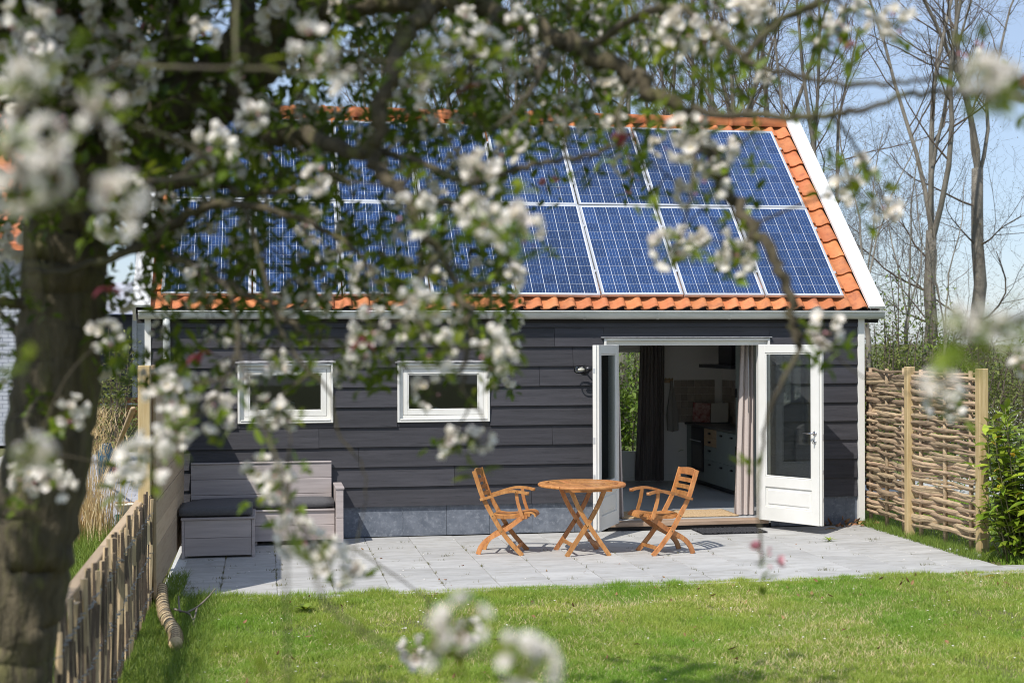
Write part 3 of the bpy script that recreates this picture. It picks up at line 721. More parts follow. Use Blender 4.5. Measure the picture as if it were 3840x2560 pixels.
for y0, y1 in ((-.50, -.36), (-.357, -.23), (-.227, -.11)): bp(MB().rbox(.34, 1.902, y0, y1, .374, .394, .003), 'seat_plank')
for z0, z1 in ((.03, .30), (.303, .615)): bp(MB().rbox(1.912, 1.992, -.632, -.07, z0, z1, .004), 'arm_plank')
bp(MB().rbox(1.905, 2.002, -.645, -.065, .617, .64, .004), 'arm_top')
for x in (.40, 1.0, 1.86): bp(MB().rbox(x, x + .06, -.45, -.40, .0, .373, .003), 'foot')
bp(MB().rbox(.345, .375, -.45, -.07, .05, .40, .003), 'end_panel')
cushion('seat_cushion', .345, 1.895, -.50, -.115, .396, .50, 'long charcoal cushion on the seat of the plank bench', 'charcoal outdoor cushions')
BX = empty('storage_box', (.665, -.93, 0), 0, 'grey washed wooden storage box standing in front of the bench', 'box')
def xp(m, name): return m.build(name, mt['greywood'], BX, (-.665, .93, 0))
for z0, z1 in ((.022, .206), (.209, .392)):
    xp(MB().rbox(.327, 1.005, -1.262, -1.24, z0, z1, .003), 'front_plank')
    xp(MB().rbox(1.01, 1.030, -1.232, -.60, z0, z1, .003), 'side_plank'); xp(MB().rbox(.30, .320, -1.232, -.60, z0, z1, .003), 'side_plank')
    xp(MB().rbox(.327, 1.005, -.62, -.60, z0, z1, .003), 'back_plank')
for x in (.296, 1.008): xp(MB().rbox(x, x + .029, -1.268, -1.238, .0, .393, .003), 'corner_post')
xp(MB().rbox(.288, 1.046, -1.28, -.585, .394, .418, .004), 'lid')
cushion('box_cushion', .268, 1.015, -1.265, -.60, .420, .525, 'square charcoal cushion lying on the wooden storage box', 'charcoal outdoor cushions')

# ================================================================ mats, lamp, curtains, kitchen
def mat_mesh(nx, ny, amp):
    vs = [((i / nx - .5), (j / ny - .5), rnd.uniform(0, amp)) for j in range(ny + 1) for i in range(nx + 1)]
    return MB().add(vs, [(j * (nx + 1) + i, j * (nx + 1) + i + 1, (j + 1) * (nx + 1) + i + 1, (j + 1) * (nx + 1) + i) for j in range(ny) for i in range(nx)])
m = mat_mesh(90, 50, .016); m.v = [(x * .78, y * .46, z + .008) for x, y, z in m.v]; m.rbox(-.39, .39, -.23, .23, .0005, .007, .002)
o = m.build('door_mat', mt['rubber'], None, (6.50, -.33, .0), (0, 0, 0)); tag(o, 'black bristly door mat on the paving before the open doors', 'mat')
m = MB()
for i in range(15):
    y = -.29 + .041 * i; m.tube([(x, y + .003 * math.sin(x * 60 + i), .011 + .002 * math.sin(x * 90 + i * 2)) for x in np.linspace(-.73, .73, 34)], .020, 6, squash=.55)
o = m.build('jute_mat', mt['jute'], None, (6.10, .60, .0935), (0, 0, 0)); tag(o, 'woven natural jute mat on the grey floor inside the doorway', 'mat')

L = empty('wall_lamp', (4.83, -.02, 1.90), 0, 'bulkhead wall lamp with clear glass beside the left door', 'lamp')
MB().lathe([(.0, 0), (.055, 0), (.055, .018), (.02, .03), (.0, .03)], 16, M=Matrix.Rotation(R(90), 4, 'X')).build('wall_plate', mt['gun'], L)
MB().tube(smooth_path([(0, -.02, 0), (.02, -.10, .02), (.05, -.15, .02)], 4), .009, 8).build('arm', mt['chrome'], L)
MB().tube([(.11, -.15, .035), (.04, -.15, .01), (-.02, -.15, .0)], [.008, .034, .036], 12).build('socket', mt['gun'], L)
MB().lathe([(.036, 0), (.045, .01), (.047, .06), (.043, .10), (.028, .125), (.0, .132)], 16, c=(0, 0, 0), M=Matrix.Translation((-.02, -.15, 0)) @ Matrix.Rotation(R(-90), 4, 'Y')).build('glass_cover', mt['bulb'], L)
MB().lathe([(.0, 0), (.014, .01), (.02, .05), (.012, .08), (.0, .085)], 10, M=Matrix.Translation((-.02, -.15, 0)) @ Matrix.Rotation(R(-90), 4, 'Y')).build('bulb', mt['cream'], L)

def curtain(label, x0t, x1t, x0b, x1b, y, z0, z1, n, mat, amp=.05, rod=False):
    nx, nz = n * 8, 16; vs = []
    for j in range(nz + 1):
        t = j / nz; z = z1 + (z0 - z1) * t; xa = x0t + (x0b - x0t) * t ** .8; xb = x1t + (x1b - x1t) * t ** .8
        for i in range(nx + 1):
            u = i / nx; ph = u * n * 2 * math.pi
            a = amp * (.45 + .55 * t) * (.8 + .3 * math.sin(u * 9 + 1)); vs.append((xa + (xb - xa) * u + .012 * math.sin(ph * 2 + t), y + a * math.sin(ph + .6 * math.sin(t * 3 + u * 5)), z))
    o = MB().add(vs, [(j * (nx + 1) + i, j * (nx + 1) + i + 1, (j + 1) * (nx + 1) + i + 1, (j + 1) * (nx + 1) + i) for j in range(nz) for i in range(nx)], 0, True).build('curtain', mat)
    tag(o, label, 'curtain', 'curtains inside the garden house'); return o
c1 = curtain('beige curtain hanging inside the right half of the doorway', 6.90, 7.06, 6.80, 7.05, .36, .105, 2.40, 3, mt['curtain'], amp=.045)
c2 = curtain('narrow beige curtain bunched behind the open left door', 5.20, 5.32, 5.20, 5.40, .36, .105, 2.40, 3, mt['curtain'])
c3 = curtain('dark brown curtain beside the glazed back door', 6.78, 7.14, 6.68, 7.12, 4.60, .115, 2.42, 7, mt['darkcurtain'])
for x, yy in ((6.96, .30), (5.30, .30)):
    o = MB().tube([(x, yy, 2.35), (x, yy, 1.35)], .006, 8).build('curtain_wand', mt['alu']); o.parent = c1 if x > 6 else c2

K = empty('kitchen_unit', (7.78, 3.4, .093), 0, 'grey green kitchen unit with oven and two oak drawers', 'kitchen unit')
KO = (-7.78, -3.4, -.093)
def kp(m, name, mat): return m.build(name, mat, K, KO)
X0 = 7.50
kp(MB().box(X0 + .022, 8.10, 2.30, 4.70, .17, .955), 'carcass', mt['cab'])
kp(MB().box(X0 + .06, 8.10, 2.30, 4.70, .093, .169), 'plinth', mt['steelblk'])
kp(MB().rbox(X0 - .012, 8.10, 2.30, 4.72, .956, .985, .003), 'worktop', mt['worktop'])
def front(y0, y1, z0, z1, mat, name='drawer_front'):
    f = kp(MB().rbox(X0, X0 + .0205, y0 + .0015, y1 - .0015, z0 + .0015, z1 - .0015, .002), name, mat)
    k_ = MB().rbox(X0 - .03, X0 - .001, (y0 + y1) / 2 - .03, (y0 + y1) / 2 + .03, z1 - .075, z1 - .05, .005).build('knob', mt['gun'], f)
    return f
for y0, y1 in ((2.30, 2.72), (2.72, 3.20)): front(y0, y1, .50, .95, mt['cab']); front(y0, y1, .17, .50, mt['cab'])
front(3.20, 3.78, .17, .50, mt['cab']); front(3.20, 3.78, .50, .70, mt['cab']); front(3.20, 3.78, .70, .825, mt['oak']); front(3.20, 3.78, .825, .95, mt['oak'])
front(3.80, 4.40, .17, .30, mt['cab'])
ov = kp(MB().rbox(X0 - .004, X0 + .0205, 3.80, 4.40, .305, .95, .003), 'oven', mt['steelblk'])
MB().box(X0 - .007, X0 - .0045, 3.88, 4.32, .36, .68).build('oven_window', mt['worktop'], ov, (0, 0, 0))
MB().tube([(X0 - .035, 3.84, .75), (X0 - .035, 4.36, .75)], .009, 8).build('handle', mt['alu'], ov)
tc_ = empty('tall_cabinet', (7.80, 2.0, .093), 0, 'tall grey green cupboard at the near end of the kitchen', 'cupboard')
MB().rbox(-.30, .30, -.28, .295, 0, 2.2, .003).build('carcass', mt['cab'], tc_)
for z0, z1 in ((.08, .86), (.865, 2.19)):
    f = MB().rbox(-.322, -.302, -.278, .292, z0, z1, .002).build('door', mt['cab'], tc_); MB().rbox(-.345, -.323, .24, .26, z0 + .5, z0 + .62, .004).build('handle', mt['gun'], f)
H = empty('cooker_hood', (7.86, 3.65, 1.83), 0, 'black cooker hood above the kitchen worktop', 'cooker hood')
MB().rbox(-.24, .24, -.75, .75, 0, .05, .004).build('canopy', mt['steelblk'], H); MB().rbox(-.08, .24, -.3, .3, .051, .66, .004).build('chimney', mt['steelblk'], H)
G_ = empty('coat_rack', (7.21, 4.735, 1.62), 0, 'small wooden peg rack on the white wall beside the kitchen', 'peg rack')
MB().rbox(-.10, .10, -.02, 0, -.03, .03, .003).build('board', mt['oak'], G_)
for x in (-.08, -.027, .027, .08): MB().tube([(x, -.02, .01), (x, -.055, .035)], [.010, .013], 8).build('peg', mt['oak'], G_)
vs = []
for j in range(13):
    t = j / 12
    for i in range(9):
        u = i / 8 - .5; wd = .03 + .19 * min(1, t * 1.5) - .03 * t; vs.append((7.27 + u * wd + .02 * t, 4.69 - .03 * math.cos(u * 14 + t), 1.62 - .78 * t + .05 * abs(u) * t))
o = MB().add(vs, [(j * 9 + i, j * 9 + i + 1, j * 9 + 10 + i, j * 9 + 9 + i) for j in range(12) for i in range(8)], 0, True).build('towel', mt['towel']); tag(o, 'striped linen kitchen towel hanging from the peg rack', 'towel')
bk = empty('cookbook', (7.80, 4.40, .986), R(-22), 'open cookbook with a red page leaning on the kitchen worktop', 'book')
Mk = Matrix.Rotation(R(-18), 4, 'X')
MB().rbox(-.27, -.004, 0, .012, .01, .31, .002, M=Mk @ Matrix.Rotation(R(8), 4, 'Z')).build('left_page', mt['red'], bk); MB().rbox(.004, .27, 0, .014, .01, .31, .002, M=Mk @ Matrix.Rotation(R(-8), 4, 'Z')).build('right_page', mt['paper'], bk)
MB().rbox(-.29, .29, -.05, .06, 0, .012, .002).build('stand', mt['steelblk'], bk)
o = MB().lathe([(0, 0), (.04, 0), (.05, .02), (.075, .09), (.07, .14), (.04, .17), (0, .18)], 20).build('table_lamp', mt['white'], None, (3.16, .55, 1.27)); tag(o, 'pale round table lamp behind the right hand small window', 'lamp')
o = MB().rbox(2.5, 3.9, .3, .8, .0, 1.27, .01).rbox(.6, 1.5, .4, .45, 1.0, 1.55, .01).build('side_board', mt['steelblk']); tag(o, 'dark cupboard standing inside behind the small windows', 'cupboard')
# ================================================================ wattle fence on the right
F = empty('wattle_fence', (8.40, -1.2, 0), 0, 'woven wattle fence panels between pine posts at the right house corner', 'fence')
FO = Vector((-8.40, 1.2, 0))
def fp(m, name, mat): return m.build(name, mat, F, FO)
fp(MB().rbox(8.42, 8.52, -2.655, -2.555, -.05, 1.935, .006), 'post', mt['post'])
fp(MB().rbox(8.30, 8.395, -1.235, -1.145, -.05, 1.93, .006), 'post', mt['post'])
def panel(A, Bv, seed):
    rr = random.Random(seed); A = Vector(A); Bv = Vector(Bv); d = (Bv - A); Ln = d.length; d.normalize(); nrm = Vector((-d.y, d.x, 0))
    st = [.12, .5, .88]
    for i, f in enumerate(st):
        p = A + d * (Ln * f); h = rr.uniform(1.88, 1.93)
        fp(MB().tube([(p.x, p.y, -.02), (p.x + rr.uniform(-.01, .01), p.y, .9), (p.x, p.y, h)], [.026, .025, .023], 8, jit=.06), 'stake', mt['withy'])
    z = .16; k = 0
    while z < 1.88:
        th = rr.uniform(.026, .054); sg = 1 if k % 2 else -1
        if rr.random() < .12: sg = -sg
        pts = []; rad = []; dz = rr.uniform(-.025, .025); ph = rr.uniform(0, 6); e0, e1 = rr.uniform(-.01, .02), rr.uniform(-.01, .02)
        for j in range(13):
            f = -.005 + e0 + (1.01 - e0 - e1) * j / 12
            w_ = math.cos((f - st[0]) / (st[1] - st[0]) * math.pi) * sg * .034
            q = A + d * (Ln * f) + nrm * (w_ * .85)
            pts.append((q.x, q.y, z + dz * (f - .5) + .007 * math.sin(f * 7 + ph) + rr.uniform(-.003, .003))); rad.append(th * rr.uniform(.82, 1.05) * (1.12 - .3 * f if rr.random() < .9 else 1) * .42)
        m = MB(); m.tube(pts, rad, 6, squash=rr.uniform(1.2, 1.7), jit=.18, smooth=rr.random() < .25); fp(m, 'withy', mt['withy'])
        z += th * rr.uniform(.84, 1.16) + .002; k += 1
panel((8.40, .12, 0), (8.37, -1.14, 0), 3); panel((8.37, -1.24, 0), (8.46, -2.57, 0), 11)

# ================================================================ board fence and paling fence on the left
BF = empty('board_fence', (.18, -2.4, 0), 0, 'raw plank screen fence with a thick pine post beside the bench', 'fence')
def bfp(m, name, mat): return m.build(name, mat, BF, (-.18, 2.4, 0))
MBF = Matrix.Translation((.190, -3.86, 0)) @ Matrix.Rotation(-.0135, 4, 'Z')
z = .06; k = 0
while z < 1.98:
    h = .198; m = MB()
    m.rbox(0, .024 + rnd.uniform(-.002, .002), 0, 3.70, z, z + h - .004, .003, M=MBF); bfp(m, 'board', mt['board']); z += h; k += 1
for y, x in ((-3.93, .095), (-2.0, .15), (-.24, .17)):
    bfp(MB().rbox(x - .005, x + .095 if y < -3.5 else x + .05, y - .05, y + .05, -.05, 2.035 if y < -3.5 else 2.07, .005), 'post', mt['post'])
bfp(MB().rbox(.206, .232, -3.885, -3.862, .05, 2.03, .003), 'edge_batten', mt['board'])

PF = empty('paling_fence', (.19, -6.5, 0), 0, 'low fence of split chestnut pales bound with twisted wire', 'fence')
def pfp(m, name, mat): return m.build(name, mat, PF, (-.19, 6.5, 0))
rr = random.Random(5); y = -3.62; pale = []
while y > -10.3:
    wdt = rr.uniform(.021, .034); h = rr.uniform(.90, 1.03); lean = rr.uniform(-.035, .035); lx = rr.uniform(-.02, .02); x = .185 + rr.uniform(-.012, .012)
    n = 5; pts = []; rad = []
    for j in range(n + 1):
        t = j / n; pts.append((x + lx * t + rr.uniform(-.006, .006), y + lean * t + rr.uniform(-.007, .007), -.02 + h * t)); rad.append(wdt * rr.uniform(.85, 1.1) * (.55 if j == n and rr.random() < .4 else 1) * .62)
    m = MB(); m.tube(pts, rad, 5, mi=0, squash=rr.uniform(.55, .95), jit=.12, smooth=False)
    for q in range(len(m.m)):
        if q % 5 in (0, 3) and rr.random() < .75: m.m[q] = 1
    pfp(m, 'pale', [mt['picket'], mt['bark']] if rr.random() < .8 else [mt['bark'], mt['bark']])
    pale.append((x, y, wdt)); y -= wdt * 1.4 + rr.uniform(.02, .06)
for zc in (.14, .47, .80):
    pts = []
    for (px_, py, wd) in pale: pts += [(px_ + .030, py + .01, zc + rr.uniform(-.012, .012)), (px_ - .004, py - .035, zc + rr.uniform(-.01, .01))]
    pfp(MB().tube(pts, .0014, 4), 'wire', mt['wire'])
    pts = [(a, b - .012, c + .006) for a, b, c in pts]
    pfp(MB().tube(pts, .0014, 4), 'wire', mt['wire'])
for y0, y1 in ((-3.80, -6.55), (-6.555, -10.4)):
    pfp(MB().rbox(.055, .125, y1, y0, .83, .89, .006), 'top_rail', mt['board'])
for y in (-5.4, -8.0): pfp(MB().rbox(.05, .12, y - .035, y + .035, -.05, .80, .005), 'post', mt['board'])

# ================================================================ small things around the left fence
m = MB(); pth = smooth_path([(.235, -3.36, .055), (.285, -4.0, .055), (.36, -4.7, .052), (.47, -5.35, .05), (.50, -5.75, .05)], 6)
cl = empty('coir_roll', (.36, -4.5, 0), 0, 'rope bound coir roll lying on the lawn beside the paling fence', 'coir roll')
m.tube(pth, .050, 12); m.build('roll', mt['coir'], cl, (-.36, 4.5, 0))
m = MB(); acc = 0; hp = []
L_ = len(pth) - 1
for i in range(23 * 14):
    f = i / (23 * 14) * L_; a = pth[min(int(f), L_ - 1)].lerp(pth[min(int(f) + 1, L_)], f - int(f)); an = i / 14 * 2 * math.pi
    hp.append(a + Vector((math.cos(an) * .052, .15 * math.cos(an) * .05, math.sin(an) * .052)))
m.tube(hp, .0045, 5); m.build('rope', mt['rope'], cl, (-.36, 4.5, 0))
m = MB()
for pts, r0 in (([(.42, -4.62, .10), (.47, -4.66, .09), (.55, -4.72, .07), (.60, -4.95, .01)], .012), ([(.52, -4.70, .08), (.60, -4.58, .10), (.68, -4.50, .16), (.74, -4.44, .22)], .011), ([(.47, -4.66, .08), (.455, -4.55, .12), (.45, -4.5, .18)], .011), ([(.60, -4.58, .10), (.58, -4.9, .02)], .010)):
    m.tube(smooth_path(pts, 4), [r0 * .8 * (1 - .04 * i) for i in range(len(smooth_path(pts, 4)))], 6, jit=.12)
o = m.build('fallen_branch', mt['driftwood']); tag(o, 'bare forked grey branch lying on the grass beside the coir roll', 'branch')
o = MB().tube([(-1.40, 7.3, .0), (.02, -3.6, 1.66)], .026, 6, squash=.6).build('wooden_pole', mt['board']); tag(o, 'long thin wooden pole leaning against the board fence post', 'pole')
bk = empty('washing_bowl', (-.50, 1.35, 0), 0, 'cream washing bowl standing on a green bucket behind the fence', 'bowl')
MB().lathe([(.08, 0), (.10, .02), (.125, .15), (.128, .16), (.11, .15), (.09, .02)], 24).build('bucket', mt['green'], bk)
MB().lathe([(.05, .17), (.11, .22), (.145, .285), (.158, .292), (.155, .30), (.138, .288), (.10, .23), (.0, .205)], 28).build('basin', mt['cream'], bk)
o = MB().rbox(-.62, -.48, 1.30, 1.335, .300, .325, .008).tube([(-.48, 1.32, .312), (-.40, 1.30, .312)], .008, 6).build('hand_brush', mt['sill']); tag(o, 'small wooden hand brush lying across the cream bowl', 'brush')
cw_ = empty('blue_jar', (-1.32, 7.0, 0), 0, 'dark blue glazed jar on the paved yard behind dry reeds', 'jar')
MB().lathe([(0, 0), (.10, .0), (.13, .1), (.15, .35), (.13, .52), (.07, .60), (.08, .64), (.06, .64)], 18).build('body', mt['blue'], cw_)
# paved yard behind the fence
yard = empty('yard_paving'); tag(yard, kind='structure')
MB().add([(-4, .5, -.03), (-.25, .5, -.03), (-.25, 14, -.03), (-4, 14, -.03)], [(0, 1, 2, 3)]).build('bed', mt['joint'], yard)
pm = MB().rbox(-.149, .149, -.149, .149, -.02, 0, .004).mesh('paver', mt['paver'])
cnt = 0
for j in range(36):
    for i in range(8):
        if cnt < 300: link('paver', pm, yard, (-.42 - .302 * i - .15 * (j % 2), 1.9 + .302 * j, -.006 + rnd.uniform(-.002, .002))); cnt += 1
tr = empty('trestle', (-2.35, 19.7, 0), 0, 'white metal trestle standing in the bed behind the reeds', 'trestle')
for zz, a, b in ((.96, -.45, .12), (.72, -.45, .80)): MB().rbox(a, b, -.03, .03, zz - .02, zz + .02, .004).build('bar', mt['white'], tr)
for x in (-.40, -.12, .70): MB().rbox(x, x + .04, -.02, .02, 0, .96 if x < .5 else .72, .004).build('leg', mt['white'], tr)
bs = empty('brick_stack', (-2.6, 22.4, 0), 0, 'low stack of reddish bricks in front of the grey annex', 'brick stack')
bm = MB().rbox(-.105, .105, -.05, .05, 0, .062, .004).mesh('brick', mt['tile'])
for j in range(12):
    for i in range(11): link('brick', bm, bs, (-1.1 + .215 * i + rnd.uniform(-.008, .008), rnd.uniform(-.01, .01), .065 * j))
# grey boarded annex and white house of the neighbour
an = empty('garden_shed', (-5.0, 24.5, 0), 0, 'grey boarded shed with white corner board behind the reeds', 'shed')
for k in range(17):
    m = MB(); z = .2 + .165 * k; m.add([(-4.0, -.03, z), (2.55, -.03, z), (2.55, 0, z + .19), (-4.0, 0, z + .19), (-4.0, .02, z), (2.55, .02, z)], [(0, 1, 2, 3), (0, 4, 5, 1)]); m.build('board', mt['siding'], an)
MB().rbox(2.55, 2.66, -.05, .06, .1, 3.1, .004).build('corner_board', mt['white'], an)
MB().box(-4.0, 2.6, .03, 5, 0, 3.0).build('wall', mt['siding'], an); MB().rbox(2.662, 3.3, .2, .3, .1, 2.9, .004).build('side_panel', mt['zinc'], an)
m = MB(); m.add([(-4.2, -.3, 3.0), (2.9, -.3, 3.0), (2.9, 2.5, 4.0), (-4.2, 2.5, 4.0), (2.9, 5.3, 3.0), (-4.2, 5.3, 3.0)], [(0, 1, 2, 3), (3, 2, 4, 5)]); m.build('roof', mt['neighwall'], an)
nh = empty('white_house', (-4.9, 16, 0), 0, 'white painted brick house with orange roof at the left edge', 'house')
m = MB(); m.box(-6, 1.55, 0, 7, 0, 4.45); m.build('wall', mt['neighwall'], nh)
m = MB()
for j in range(49):
    z = .09 * j
    for i in range(9):
        x = 1.54 - .24 * i - (.12 if j % 2 else 0); m.box(x - .228, x, -.012, 0, z + .004, z + .084)
o = m.build('brick_courses', mt['neighwall'], nh); tag(o, kind='stuff')
m = MB(); m.add([(-6.3, -.5, 4.35), (1.75, -.5, 4.35), (1.75, 3.5, 8.6), (-6.3, 3.5, 8.6), (1.75, 7.5, 4.35), (-6.3, 7.5, 4.35), (1.75, -.5, 4.2), (-6.3, -.5, 4.2)], [(0, 1, 2, 3), (3, 2, 4, 5), (0, 7, 6, 1)])
m.build('roof', mt['tile'], nh)
MB().box(-6, 1.54, .001, 6.9, 4.45, 4.5).build('eaves', mt['white'], nh)
wn = MB().rbox(-4.4, -3.2, -.03, .05, 1.0, 2.6, .01).build('window', mt['gun'], nh); MB().box(-4.3, -3.3, -.036, -.031, 1.08, 2.52).build('pane', mt['glass'], wn)

# ================================================================ blades: grass, weeds, reeds (vectorised)
def blades(name, P_, h, wd, lean, mat, label=None, seed=1, seg=2, bend=.6, tint=None, kind='stuff', parent=None, flop=None):
    g = np.random.default_rng(seed); n = len(P_); P_ = np.asarray(P_, float)
    h = np.broadcast_to(np.asarray(h, float), (n,)) * g.uniform(.6, 1.3, n); az = g.uniform(0, 2 * np.pi, n); ln = lean * g.uniform(.1, 1.3, n)
    d = np.stack([np.cos(az), np.sin(az), np.zeros(n)], 1)
    if flop is not None: d = d * .7 + np.asarray(flop); d /= np.linalg.norm(d, axis=1, keepdims=True)
    fa = g.uniform(0, 2 * np.pi, n); side = np.stack([np.cos(fa), np.sin(fa), np.zeros(n)], 1); wdn = wd * g.uniform(.7, 1.3, n)
    V = []
    for k in range(seg + 1):
        t = k / seg; c = P_ + d * (h * ln * (t ** 1.7))[:, None]; c[:, 2] += h * t * (1 - .35 * ln * t * bend)
        ww = wdn * (1 - t ** 1.6) * .5
        if k < seg: V += [c - side * ww[:, None], c + side * ww[:, None]]
        else: V += [c]
    V = np.stack(V, 1); nv = V.shape[1]; base = (np.arange(n) * nv)[:, None]
    F_ = []
    for k in range(seg - 1):
        F_ += [[2 * k, 2 * k + 1, 2 * k + 3], [2 * k, 2 * k + 3, 2 * k + 2]]
    F_ += [[2 * seg - 2, 2 * seg - 1, 2 * seg]]
    F_ = (base[:, :, None] + np.array(F_)[None]).reshape(-1, 3)
    tn = g.uniform(0, 1, n) if tint is None else np.clip(tint + g.normal(0, .18, n), 0, 1)
    me = np_mesh(name, V.reshape(-1, 3), F_, mat, attr=np.repeat(tn, nv))
    o = link(name, me, parent)
    if kind: o['kind'] = kind
    if label: o['label'] = label
    return o
def vnoise(x, y, seed=0):
    g = np.random.default_rng(seed); t = g.uniform(0, 1, (64, 64)); xi = np.floor(x).astype(int); yi = np.floor(y).astype(int); fx, fy = x - xi, y - yi
    fx = fx * fx * (3 - 2 * fx); fy = fy * fy * (3 - 2 * fy)
    a, b, c, d = t[xi % 64, yi % 64], t[(xi + 1) % 64, yi % 64], t[xi % 64, (yi + 1) % 64], t[(xi + 1) % 64, (yi + 1) % 64]
    return (a * (1 - fx) + b * fx) * (1 - fy) + (c * (1 - fx) + d * fx) * fy
g = np.random.default_rng(42)
# the mown lawn: only as wide as the view reaches
n = 760000
y = -3.45 - 4.6 * g.uniform(0, 1, n) ** 1.05; x = g.uniform(.16, 9.3, n)
edge = -3.60 + .05 * (vnoise(x * 3, x * 0 + 3.3, 2) - .5) + .035 * (vnoise(x * 11, x * 0 + 1.3, 3) - .5) + .0 * x
wv = .172 * (x - CAM.x) + .985 * (y - CAM.y); uu = (.985 * (x - CAM.x) - .172 * (y - CAM.y)) / wv
ok = (y < edge) & (np.abs(uu) < .385) & (wv > 8.6)
bare = (vnoise(x * 2.3, y * 2.3, 5) * .6 + vnoise(x * 7, y * 7, 6) * .4); ok &= g.uniform(0, 1, n) < np.clip((bare - .18) * 4, .25, 1)
x, y = x[ok], y[ok]
pt = vnoise(x * .9, y * .9, 8) * .55 + vnoise(x * 3.2, y * 3.2, 9) * .3 + vnoise(x * 9, y * 9, 10) * .15
hh = .018 + .022 * vnoise(x * 2, y * 2, 11) + .035 * vnoise(x * 6, y * 6, 12) ** 3 + .010 * (vnoise(x * 1.1, y * 1.1, 17) > .68) + .03 * np.exp(-np.abs(x - .25) / .5) + .02 * np.exp(-np.abs(y + 3.6) / .08)
dry = g.uniform(0, 1, len(x)) < .03 + .10 * np.clip((vnoise(x * 1.3, y * 1.3, 15) - .45) * 3, 0, 1)
blades('dry_grass', np.stack([x[dry], y[dry], np.full(dry.sum(), -.02)], 1), .045, .0042, 1.0, mt['reed'], 'dry straw coloured blades in the lawn', 13, 2)
blades('lawn_grass', np.stack([x, y, np.full(len(x), -.02)], 1), hh, .0048, .75, mt['grass'], 'short sunlit mown grass in front of the patio', 3, 2, tint=pt)
# longer grass: fence foot, under the wattle, the wild side on the left, the field behind
def scatter(n, x0, x1, y0, y1, z=-.02, seed=0):
    q = np.random.default_rng(seed); return np.stack([q.uniform(x0, x1, n), q.uniform(y0, y1, n), np.full(n, z)], 1)
blades('long_grass', np.concatenate([scatter(5000, 8.22, 8.5, -2.9, .2, seed=1), scatter(7000, .2, .75, -7.6, -3.5, seed=2), scatter(900, .24, .42, -3.7, -2.4, seed=4)]), .11, .005, .7, mt['grassdk'], 'longer grass at the foot of the fences', 4, 3)
blades('wild_grass', scatter(26000, -2.6, .05, -9.0, .9, seed=3), .26, .007, .9, mt['grassdk'], 'long rough grass behind the paling fence', 5, 3)
blades('field_grass', np.concatenate([scatter(30000, 8.4, 16, -3.2, 2.6, -.03, 6), scatter(16000, 8.4, 22, 5.4, 20, -.03, 7), scatter(9000, 8.55, 9.6, -4.0, -2.8, -.03, 8)]), .10, .011, .7, mt['grass'], 'green grass of the field behind the wattle fence', 6, 2)
# weeds in the joints
pts = []
for i in range(0, 17):
    x = .745 + .503 * i; dens = max(0, 1 - x / 9)
    for _ in range(int(2 + 12 * dens ** 1.5)):
        yc = rnd.uniform(-3.65, -.9); k = rnd.randint(2, 9)
        pts += [(x + rnd.gauss(0, .006), yc + rnd.gauss(0, .02), -.004) for _ in range(k)]
for j in range(1, 8):
    yy = -.06 - .455 * j
    for _ in range(15):
        xc = .3 + 7.8 * rnd.random() ** 1.7; k = rnd.randint(2, 8); pts += [(xc + rnd.gauss(0, .03), yy + rnd.gauss(0, .005), -.004) for _ in range(k)]
for (xc, yc) in ((.42, -2.9), (.36, -3.3), (.5, -3.1), (7.85, -1.3), (3.0, -1.6), (7.6, -3.1), (6.5, -3.2), (1.25, -2.2), (1.26, -3.1), (.75, -2.6)):
    pts += [(xc + rnd.gauss(0, .04), yc + rnd.gauss(0, .02), -.004) for _ in range(34)]
blades('joint_weeds', pts, .034, .004, 1.0, mt['weed'], 'small grass tufts growing in the joints of the paving', 7, 2)
# dry reeds
def reeds(loc, n, h, label, seed):
    q = np.random.default_rng(seed); P_ = np.stack([q.normal(0, .17, n), q.normal(0, .17, n), np.zeros(n)], 1)
    e = empty('dry_reed_clump', loc, 0, label, 'reed clump', 'dry ornamental reeds behind the fence')
    blades('stalk', P_, h * q.uniform(.55, 1.1, n), .009, .32, mt['reed'], None, seed, 4, .3, kind='stuff', parent=e)
    top = np.stack([q.normal(0, .17, n), q.normal(0, .17, n), h * q.uniform(.75, 1.15, n)], 1)
    blades('plume', np.repeat(top, 3, 0), .16, .005, 1.0, mt['reed'], None, seed + 1, 3, 1., kind='stuff', parent=e)
reeds((-.80, .35, 0), 330, 1.25, 'tall clump of dry straw coloured reeds behind the paling fence', 20)
reeds((-1.05, -.1, 0), 260, 1.05, 'shorter clump of dry reeds close to the apple trunk', 22)
